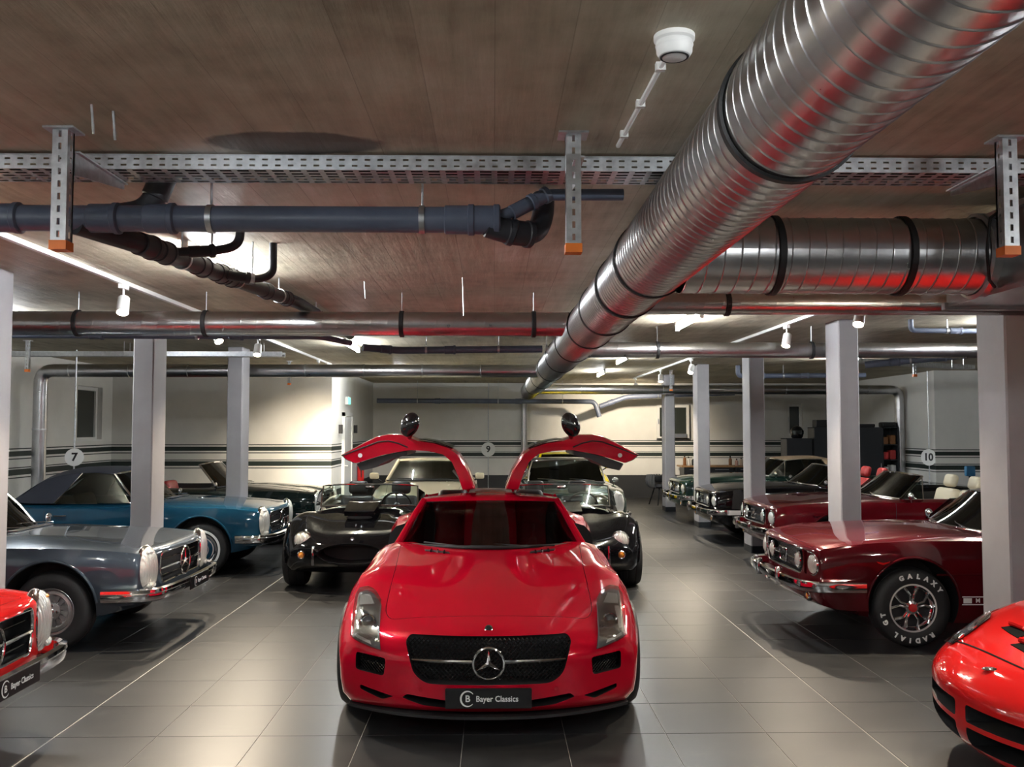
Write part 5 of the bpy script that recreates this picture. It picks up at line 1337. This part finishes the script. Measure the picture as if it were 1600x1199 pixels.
def build_cobra(label, x, y, lamp):
    pm = M['paint_black']
    mouth = [(.36 * math.cos(2 * PI * k / 28), .445 + .105 * math.sin(2 * PI * k / 28)) for k in range(28)]
    cp = rounded([(-.58, 1.66), (0, 1.55), (.58, 1.66), (.62, 2.3), (.5, 2.5), (-.5, 2.5), (-.62, 2.3)], .08)
    body, S = make_body(CO, pm, [MB().prism(mouth, -.3, .35, lambda a, b, h: (a, h, b), 1)], (cp, .32))
    root = car('open_sports_roadster', label, x, y, 0); body.parent = root
    lip = [S.hit('front', a * 1.03, .445 + (b - .445) * 1.08, .003) for a, b in mouth]
    MB().tube(lip, .008, 8, closed=True).build('mouth_lip', pm, root)
    for s in (-1, 1):
        c = S.hit('front', s * .555, .580, 0); round_lamp(root, c + Vector((0, .02, 0)), (s * .10, -1, .05), .088, proud=.04)
        c = S.hit('front', s * .555, .43, 0); round_lamp(root, c, (s * .1, -1, 0), .032, 'turn_lamp', 'amber' if s * lamp > 0 else 'lamp_glass', proud=.018)
        b = MB(); b.tube([(s * .40, -.03, .34), (s * .40, -.055, .44), (s * .40, -.03, .54)], .016, 10); b.tube([(s * .40, -.04, .44), (s * .40, .16, .44)], .012, 8); b.build('bumper_bar', M['chrome'], root)
        # wheel arch flares
        md = 'right' if s > 0 else 'left'
        for ya in CO['axles']:
            lp = [S.hit(md, ya + .385 * math.cos(R(a)), .335 + .385 * math.sin(R(a)), .004) for a in range(-5, 186, 7)]
            MB().tube(lp, .014, 8).build('arch_flare', pm, root)
        sheet([[Vector((s * .60, 1.48, .86)), Vector((s * .70, 1.62, .84))], [Vector((s * .60, 1.56, 1.06)), Vector((s * .67, 1.68, 1.0))]], .004, 'side_wind_wing', M['glass'], root)
        seat(root, s * .29, 2.38, .36, 'leather_black', .46, .46, -14, True)
    c = S.hit('front', 0, .60, .002); MB().lathe([(.022, 0), (.022, .004), (0.0005, .006)], c, (0, -1, .5), 20).build('nose_badge', M['chrome'], root)
    sc = S.patch('top', [(-.17, .62), (0, .60), (.17, .62)], [(-.19, 1.10), (0, 1.12), (.19, 1.10)], 12, 10, .05, .055).build('hood_scoop', pm, root)
    p = S.hit('top', 0, .62, .022); ellipsoid((0, .615, p.z + .006), (.15, .012, .024), 20, 10).build('scoop_mouth', M['black'], sc)
    b, t = arc(.60, 1.40, 1.46, .862, .845), arc(.59, 1.52, 1.58, 1.115, 1.09, p=4)
    sheet(loft([b, t], 8), .004, 'windscreen', M['glass'], root)
    MB().tube([b[0]] + t + [b[-1]], .011, 8).build('windscreen_frame', M['chrome'], root)
    MB().tube(b, .010, 8).build('windscreen_base', M['chrome'], root)
    rbox(-.055, .055, 1.50, 1.53, 1.055, 1.10, .01, 2).build('rear_view_mirror', M['chrome'], root)
    rbox(-.58, .58, 1.60, 1.72, .66, .85, .04, 2).build('dashboard', M['leather_black'], root)
    steering(root, .30, 1.86, .82, .19, 25, 'black', 'steel')
    rbox(-.16, -.02, .96, 1.06, .86, .90, .02, 2).build('filler_cap', M['steel'], root)
    T = make_wheel('sport', .335, .195, .25); put_wheels(root, T, CO, (.725, .735)); kill_tree(T)
build_cobra('black open sports roadster with clear turn lamp, in front of the cream coupe', -1.55, 10.05, -1)
build_cobra('black open sports roadster with amber turn lamp, in front of the grey-green roadster', .84, 10.0, 1)
# ------------------------------------------------------------------ low red sports car at the aisle edge
def build_viper():
    pm = M['paint_signal_red']
    P = dict(L=4.45, rn=.22, rt=.25, zn=.40, zt=.70, pn=2.2, bow=.42, bowr=.2, ub=1.2, pb=2.2, e0=.30, nw=.05,
             W=[(0, .86), (.4, .92), (.85, .965), (1.8, .93), (3.3, .975), (4.45, .90)],
             zc=[(0, .55), (.22, .605), (.5, .66), (1.0, .76), (1.5, .83), (2.2, .86), (3.4, .90), (4.45, .84)],
             zs=[(0, .54), (.22, .60), (.5, .72), (.85, .80), (1.3, .82), (2.0, .82), (3.3, .92), (4.45, .82)],
             xs=[(0, .80), (.8, .84), (2, .83), (4.45, .84)], mid=.2, sh=[(0, .05), (.8, .09), (4.45, .08)],
             zm=[(0, .42), (.85, .56), (4.45, .6)], zl=[(0, .26), (.6, .28), (4.45, .36)], zb=[(0, .15), (.6, .15), (2.2, .14), (4.45, .26)],
             axles=(.92, 3.36), rw=.335, ra=.375, xw=.82, wb=.95)
    ff = lambda a, b, h: (a, h, b)
    ex = []
    for s in (-1, 1):
        ex.append(MB().prism(rounded([(s * .05, .43), (s * .48, .435), (s * .50, .36), (s * .05, .345)], .02), -.3, .34, ff, 1))
        ex.append(MB().prism(rounded([(s * .05, .32), (s * .50, .335), (s * .46, .24), (s * .05, .225)], .02), -.3, .34, ff, 1))
        ex.append(MB().prism(rounded([(s * .56, .46), (s * .72, .475), (s * .76, .40), (s * .57, .345)], .02), -.3, .42, ff, 0))
        ex.append(MB().prism(rounded([(s * .56, .32), (s * .76, .37), (s * .74, .29), (s * .57, .235)], .02), -.3, .42, ff, 0))
    cp = rounded([(-.62, 2.0), (0, 1.85), (.62, 2.0), (.66, 2.9), (-.66, 2.9)], .1)
    body, S = make_body(P, pm, ex, (cp, .34))
    root = car('low_sports_car', 'bright red low sports car with hood scoops at the aisle edge', 2.36, 4.68, -PI / 2); body.parent = root
    S.strip('top', [(-.60, .285), (-.3, .275), (0, .27), (.3, .275), (.60, .285)], .012, .0015, 60).build('hood_seam', M['void'], root)
    for s in (-1, 1):
        h = S.patch('top', [(s * .56, .25), (s * .62, .37), (s * .69, .54)], [(s * .68, .28), (s * .735, .41), (s * .755, .58)], 14, 8, .003, .005).build('headlamp', M['black_gloss'], root)
        S.patch('top', [(s * .56, .245), (s * .617, .37), (s * .69, .55)], [(s * .684, .275), (s * .74, .41), (s * .76, .59)], 14, 8, .016, .003).build('lamp_cover', M['lens'], h)
        for k, (a, b) in enumerate(((.635, .32), (.69, .43))):
            c = S.hit('top', s * a, b, .0); MB().lathe([(.042, .002), (.044, .012), (.03, .008), (0.0005, .006)], c, (s * .3, -.6, 1), 20).build('lamp_reflector', M['chrome'], h)
        for a0, y0 in ((.07, .40), (.34, .50)):
            v = S.patch('top', [(s * a0, y0), (s * (a0 + .20), y0 + .02)], [(s * (a0 + .02), y0 + .07), (s * (a0 + .18), y0 + .085)], 8, 6, .004, .006).build('hood_scoop', M['void'], root)
            a = [S.hit('top', s * (a0 + .20 * i / 12), y0 + .075 + .015 * math.sin(PI * i / 12), .014) for i in range(13)]
            MB().tube(a, .016, 8).build('scoop_lip', pm, v)
    c = S.hit('top', 0, .16, .003); n = Vector((0, -.5, 1))
    ellipsoid(c, (.032, .040, .010), 20, 10).build('nose_badge', M['chrome'], root)
    b, t = arc(.70, 1.75, 2.15, .87, .86), arc(.55, 2.35, 2.5, 1.15, 1.13)
    sheet(loft([b, t], 10, -.02), .005, 'windscreen', M['dark_glass'], root)
    MB().tube([b[0]] + t + [b[-1]], .02, 8).build('windscreen_frame', M['black'], root)
    for s in (-1, 1): seat(root, s * .35, 2.8, .36, 'leather_black', .5, .55, -14, True)
    steering(root, .35, 2.35, .84)
    T = make_wheel('sport', .335, .24, .27); put_wheels(root, T, P, (.82, .83)); kill_tree(T)
build_viper()
# ------------------------------------------------------------------ cream and yellow coupes further back
def build_coupe():
    pm = M['paint_cream']
    P = dict(L=4.3, rn=.20, rt=.22, zn=.48, zt=.6, pn=2.3, bow=.25, bowr=.2, ub=.9, pb=2.4, e0=.35, nw=.04,
             W=[(0, .76), (.4, .82), (.9, .85), (2.2, .85), (3.3, .87), (4.3, .78)],
             zc=[(0, .60), (.2, .66), (.8, .80), (1.4, .90), (1.8, .91), (3.2, .92), (3.9, .88), (4.3, .78)],
             zs=[(0, .60), (.2, .67), (.7, .80), (1.2, .86), (2.0, .88), (3.3, .90), (4.3, .76)],
             xs=[(0, .82), (.8, .84), (4.3, .82)], mid=.2, sh=[(0, .05), (.8, .07), (4.3, .06)],
             zm=[(0, .45), (.9, .58), (4.3, .58)], zl=[(0, .3), (.6, .32), (4.3, .38)], zb=[(0, .2), (.6, .18), (4.3, .28)],
             axles=(.85, 3.25), rw=.31, ra=.355, xw=.72, wb=.94)
    cp = rounded([(-.62, 1.75), (0, 1.55), (.62, 1.75), (.66, 2.8), (.5, 3.3), (-.5, 3.3), (-.66, 2.8)], .08)
    body, S = make_body(P, pm, (), (cp, .34))
    root = car('sports_coupe', '', 0, 0, 0); body.parent = root
    hood_pts = [(-.60, .25), (-.62, .9), (-.68, 1.5)]
    for s in (-1, 1):
        S.strip('top', [(s * .56, .28), (s * .60, .9), (s * .66, 1.55)], .006, .001, 30).build('hood_seam', M['black'], root)
        c = S.hit('top', s * .58, .34, 0); MB().lathe([(.085, -.02), (.085, .01), (.07, .02), (0.0005, .022)], c, (0, -.35, 1), 24).build('headlamp', M['lamp_glass'], root)
        c = Vector((s * .92, 1.75, .98)); o = rbox(c.x - .08, c.x + .08, c.y - .04, c.y + .05, c.z - .05, c.z + .06, .03, 2).build('door_mirror', pm, root)
        MB().tube([c + Vector((-s * .04, .02, -.04)), c + Vector((-s * .12, .04, -.09))], .015, 6).build('mirror_stalk', M['black'], o)
        MB().tube([(s * .70, 1.74, .90), (s * .55, 2.28, 1.24)], .028, 8).build('windscreen_pillar', pm, root)
        sheet([[Vector((s * .56, 2.35, 1.23)), Vector((s * .68, 2.3, 1.05)), Vector((s * .77, 2.2, .90))], [Vector((s * .56, 2.9, 1.20)), Vector((s * .67, 3.0, 1.05)), Vector((s * .77, 3.0, .90))], [Vector((s * .55, 3.3, 1.08)), Vector((s * .62, 3.5, 1.0)), Vector((s * .70, 3.6, .90))]], .01 * s, 'side_panel', M['dark_glass'], root)
        seat(root, s * .33, 2.65, .40, 'leather_black', .5, .55, -12, True)
        S.patch('front', [(s * .45, .42), (s * .68, .43)], [(s * .45, .36), (s * .68, .37)], 8, 3, .004, .004).build('indicator', M['amber'], root)
    A = [arc(.55, 2.12, 2.25, 1.24, 1.22), arc(.57, 2.4, 2.45, 1.285, 1.25), arc(.57, 2.8, 2.8, 1.28, 1.235), arc(.55, 3.1, 3.1, 1.22, 1.17)]
    sheet(loft(A, 12), -.025, 'roof', pm, root)
    sheet(loft([arc(.54, 3.1, 3.1, 1.22, 1.17), arc(.58, 3.8, 3.75, .93, .91)], 8), .005, 'rear_window', M['dark_glass'], root)
    b, t = arc(.70, 1.52, 1.74, .92, .90), arc(.55, 2.12, 2.25, 1.24, 1.22)
    sheet(loft([b, t], 10, -.02), .005, 'windscreen', M['glass'], root)
    MB().tube([Vector((0, -.01, .008)) + p for p in b], .012, 8).build('cowl_seal', M['black'], root)
    MB().tube([(-.5, 1.66, .945), (0, 1.54, .945), (.4, 1.56, .945)], .008, 6).build('wiper', M['black'], root)
    rbox(-.62, .62, 1.75, 2.0, .66, .90, .05, 2).build('dashboard', M['leather_black'], root)
    steering(root, .33, 2.15, .86, .18)
    T = make_wheel('sport', .31, .2, .20); put_wheels(root, T, P); kill_tree(T)
    return root
M['paint_cream'] = paint('cream_paint', (0.62, 0.54, 0.38), 0.0, 0.32)
M['paint_yellow'] = paint('yellow_paint', (0.75, 0.55, 0.01), 0.0, 0.32)
proto = build_coupe()
r = copy_tree(proto, None, {M['paint_cream']: M['paint_yellow']}); r.location = (1.62, 18.7, 0); r['label'] = 'yellow coupe parked behind the grey-green hardtop roadster'
proto.location = (-1.17, 14.4, 0); proto['label'] = 'cream coupe parked behind the black open roadster'
# ------------------------------------------------------------------ workshop corner and small things
t = thing('workbench', 'wooden-topped workbench with dark drawers at the back wall', 'workbench', (6.1, 23.55, 0))
MB().box(-1.35, 1.35, -0.32, 0.32, 0.83, 0.87).build('worktop', M['wood'], t, 0)
for k in range(4):
    x0 = -1.30 + .65 * k
    MB().box(x0 + .02, x0 + .63, -.28, .30, .05, .83).build('drawer_unit', M['dark_cab'], t, 0)
    for j in range(4):
        dz = .08 + .185 * j; d = MB().box(x0 + .035, x0 + .615, -.305, -.28, dz, dz + .17).build('drawer', M['dark_cab'], t, 0)
        MB().box(x0 + .15, x0 + .50, -.32, -.305, dz + .13, dz + .145).build('drawer_handle', M['steel'], d, 0)
for x in (-1.28, 1.28): MB().box(x - .03, x + .03, -.28, .28, 0, .05).build('foot_rail', M['steel'], t, 0)
bcol = [('brown', (.22, .09, .03)), ('white', (.7, .7, .68)), ('silver', (.5, .5, .5)), ('black', (.02, .02, .02)), ('cream', (.7, .55, .4)), ('pink', (.6, .35, .28)), ('red', (.4, .03, .03)), ('clear', (.5, .5, .45))]
spots_ = [(4.86, 'brown', .26), (4.98, 'white', .22), (5.10, 'black', .20), (5.20, 'silver', .24), (5.33, 'cream', .18), (5.46, 'red', .16), (6.02, 'brown', .24), (6.18, 'pink', .17), (6.32, 'cream', .20), (6.46, 'white', .16), (6.60, 'pink', .19), (6.74, 'cream', .15), (6.90, 'brown', .28)]
for q_, (x, cn, h) in enumerate(spots_):
    nb = [spots_[k][1] for k in (q_ - 1, q_ + 1) if 0 <= k < len(spots_)]
    col = dict(bcol)[cn]; key = 'bottle_' + cn
    if key not in M: M[key] = pbr(key, col, .3)
    t = thing('bottle', cn + (' bottle between the %s and %s bottles on the workbench' % tuple(nb) if len(nb) == 2 else ' bottle at the row end beside the %s one on the workbench' % nb[0]), 'bottle', (x, 23.42 + .08 * math.sin(x * 9), .87), 0, 'bottles on the workbench')
    r = .042
    MB().lathe([(.0005, 0), (r, 0), (r, h * .62), (r * .9, h * .70), (r * .38, h * .78), (r * .38, h * .84), (.0005, h * .84)], (0, 0, 0), (0, 0, 1), 16).build('bottle_body', M[key], t)
    MB().lathe([(r * .45, h * .84), (r * .45, h), (.0005, h)], (0, 0, 0), (0, 0, 1), 12).build('bottle_cap', M['black'] if cn != 'black' else M['white'], t)
# woven tub chair
t = thing('tub_chair', 'grey woven-rope tub chair with splayed dark legs beside the far column', 'armchair', (3.98, 21.9, 0), R(20))
s = MB().lathe([(.0005, .40), (.25, .40), (.28, .44), (.27, .50), (.0005, .52)], (0, 0, 0), (0, 0, 1), 28).build('seat_cushion', M['leather_black'], t)
for k in range(26):
    a = R(-60 + 300 * k / 25 + 60 - 180 + 90)
    c, sn = math.cos(a), math.sin(a)
    MB().tube([(c * .27, sn * .27, .42), (c * .335, sn * .335, .50), (c * .35, sn * .35, .60), (c * .325, sn * .325, .70), (c * .29, sn * .29, .69)], [.022, .028, .03, .028, .02], 6).build('woven_strap', M['fabric_grey'], t)
for k in range(4):
    a = R(45 + 90 * k); MB().tube([(.16 * math.cos(a), .16 * math.sin(a), .41), (.30 * math.cos(a), .30 * math.sin(a), 0.0)], [.018, .012], 8).build('leg', M['black'], t)
tag(rbox(3.84, 4.10, 21.92, 22.06, .523, .70, .04, 2).build('cushion', M['black']), 'small black cushion lying in the woven tub chair', 'cushion')
# cabinets behind the black convertible
def cabinet(x0, x1, h, label, doors, openshelf=False):
    t = thing('steel_cabinet', label, 'cabinet', ((x0 + x1) / 2, 20.0, 0)); w = (x1 - x0) / 2
    b = MB(); b.box(-w, -w + .02, -.2, .2, 0, h); b.box(w - .02, w, -.2, .2, 0, h); b.box(-w, w, .18, .2, 0, h); b.box(-w, w, -.2, .2, h - .02, h); b.box(-w, w, -.2, .2, 0, .06)
    b.build('carcass', M['dark_cab'], t, 0)
    if openshelf:
        for z in (.45, .8, 1.12, 1.45): MB().box(-w + .02, w - .02, -.18, .18, z, z + .02).build('shelf', M['dark_cab'], t, 0)
    else:
        for k in range(doors):
            a0 = -w + 2 * w * k / doors; a1 = -w + 2 * w * (k + 1) / doors
            d = MB().box(a0 + .004, a1 - .004, -.222, -.2, .065, h - .01).build('door', M['dark_cab'], t, 0)
            MB().box(a1 - .05, a1 - .035, -.24, -.222, h * .5, h * .5 + .14).build('handle', M['steel'], d, 0)
    return t
cabinet(6.33, 6.88, 1.60, 'low anthracite steel cabinet with a helmet on top', 1)
cabinet(6.93, 7.75, 1.84, 'anthracite steel cabinet with double doors', 2)
cabinet(7.77, 8.42, 1.84, 'tall anthracite steel cabinet with single door', 1)
cabinet(8.43, 8.78, 1.84, 'open anthracite shelf cabinet beside the wall duct', 1, True)
for k, (z, c) in enumerate(((.47, 'red'), (.82, 'silver'), (1.14, 'red'), (1.47, 'brown'))):
    for j in range(2):
        key = 'bottle_' + c
        x = 8.52 + .16 * j
        tag(rbox(x - .06, x + .06, 19.85, 20.05, z, z + .16 + .04 * j, .012, 1).build('storage_box', M[key]), ('tall ' if j else 'short ') + c + ' storage box on the ' + ('bottom', 'second', 'third', 'top')[k] + ' shelf of the open cabinet', 'box', 'boxes in the open cabinet')
h = thing('crash_helmet', 'glossy dark crash helmet on the low cabinet', 'helmet', (6.62, 19.98, 1.60))
MB().lathe([(.10, 0), (.125, .03), (.14, .10), (.135, .17), (.10, .235), (.05, .265), (.0005, .27)], (0, 0, 0), (0, 0, 1), 28).build('shell', M['black_gloss'], h)
rows = [[Vector((.143 * math.cos(R(a)), .143 * math.sin(R(a)), z)) for a in range(-150, -29, 10)] for z in (.09, .13, .17)]
sheet(rows, .004, 'visor', M['dark_glass'], h)
tag(rbox(7.0, 7.45, 19.85, 20.1, 1.84, 2.0, .01, 1).build('cardboard_box', M['black']), 'flat dark box with orange label on the double-door cabinet', 'box')
tag(rbox(7.85, 8.3, 19.85, 20.1, 1.84, 1.91, .02, 2).build('folded_cover', M['black']), 'folded dark car cover on the tall cabinet', 'car cover')
tag(rbox(8.46, 8.76, 19.85, 20.1, 1.84, 1.95, .03, 2).build('folded_cover', M['cable']), 'dark bundle on top of the open shelf cabinet', 'car cover')
# blue box on a stand
t = thing('charger_stand', 'small blue charger box on a black pole stand behind the convertible', 'charger', (7.22, 13.85, 0))
MB().lathe([(.0005, 0), (.16, 0), (.16, .02), (.03, .035), (.0005, .035)], (0, 0, 0), (0, 0, 1), 24).build('stand_foot', M['black'], t)
MB().tube([(0, 0, .03), (0, 0, 1.10)], .018, 10).build('pole', M['black'], t)
M['charger_blue'] = pbr('charger_blue', (.02, .13, .26), .4)
rbox(-.07, .07, -.04, .04, 1.09, 1.24, .015, 2).build('charger_case', M['charger_blue'], t)
# extinguisher and small wall boxes by the recess door
t = thing('fire_extinguisher', 'red fire extinguisher on the recess wall by the door', 'extinguisher', (-3.06, 21.2, .55))
MB().lathe([(.0005, 0), (.075, 0), (.08, .02), (.08, .38), (.06, .44), (.025, .47), (.025, .50), (.0005, .50)], (0, 0, 0), (0, 0, 1), 20).build('cylinder', M['red_lens'], t)
MB().tube([(0, 0, .50), (0, -.02, .54), (0, -.09, .55)], .012, 6).build('valve_handle', M['black'], t)
MB().tube([(0, -.03, .50), (.02, -.10, .42), (.03, -.09, .15)], .010, 6).build('hose', M['black'], t)
MB().box(-.09, -.07, -.05, .05, .1, .42).build('wall_bracket', M['steel'], t, 0)
for y, l in ((18.75, 'small black wall lamp on the near side of the recess door'), (20.75, 'small black wall lamp on the far side of the recess door')):
    t = thing('wall_lamp', l, 'wall lamp', (-3.15, y, 1.80)); MB().box(0, .07, -.05, .05, -.09, .09).build('lamp_case', M['black'], t, 0); MB().box(.02, .06, -.04, .04, .09, .094).build('lamp_slot', M['white_plastic'], t, 0)
# coil of pictures on the sill of the back window
tag(rbox(4.62, 5.02, 23.84, 23.94, 1.565, 1.68, .01, 1).build('storage_tin', M['steel']), 'small metal tin on the back window sill', 'tin')
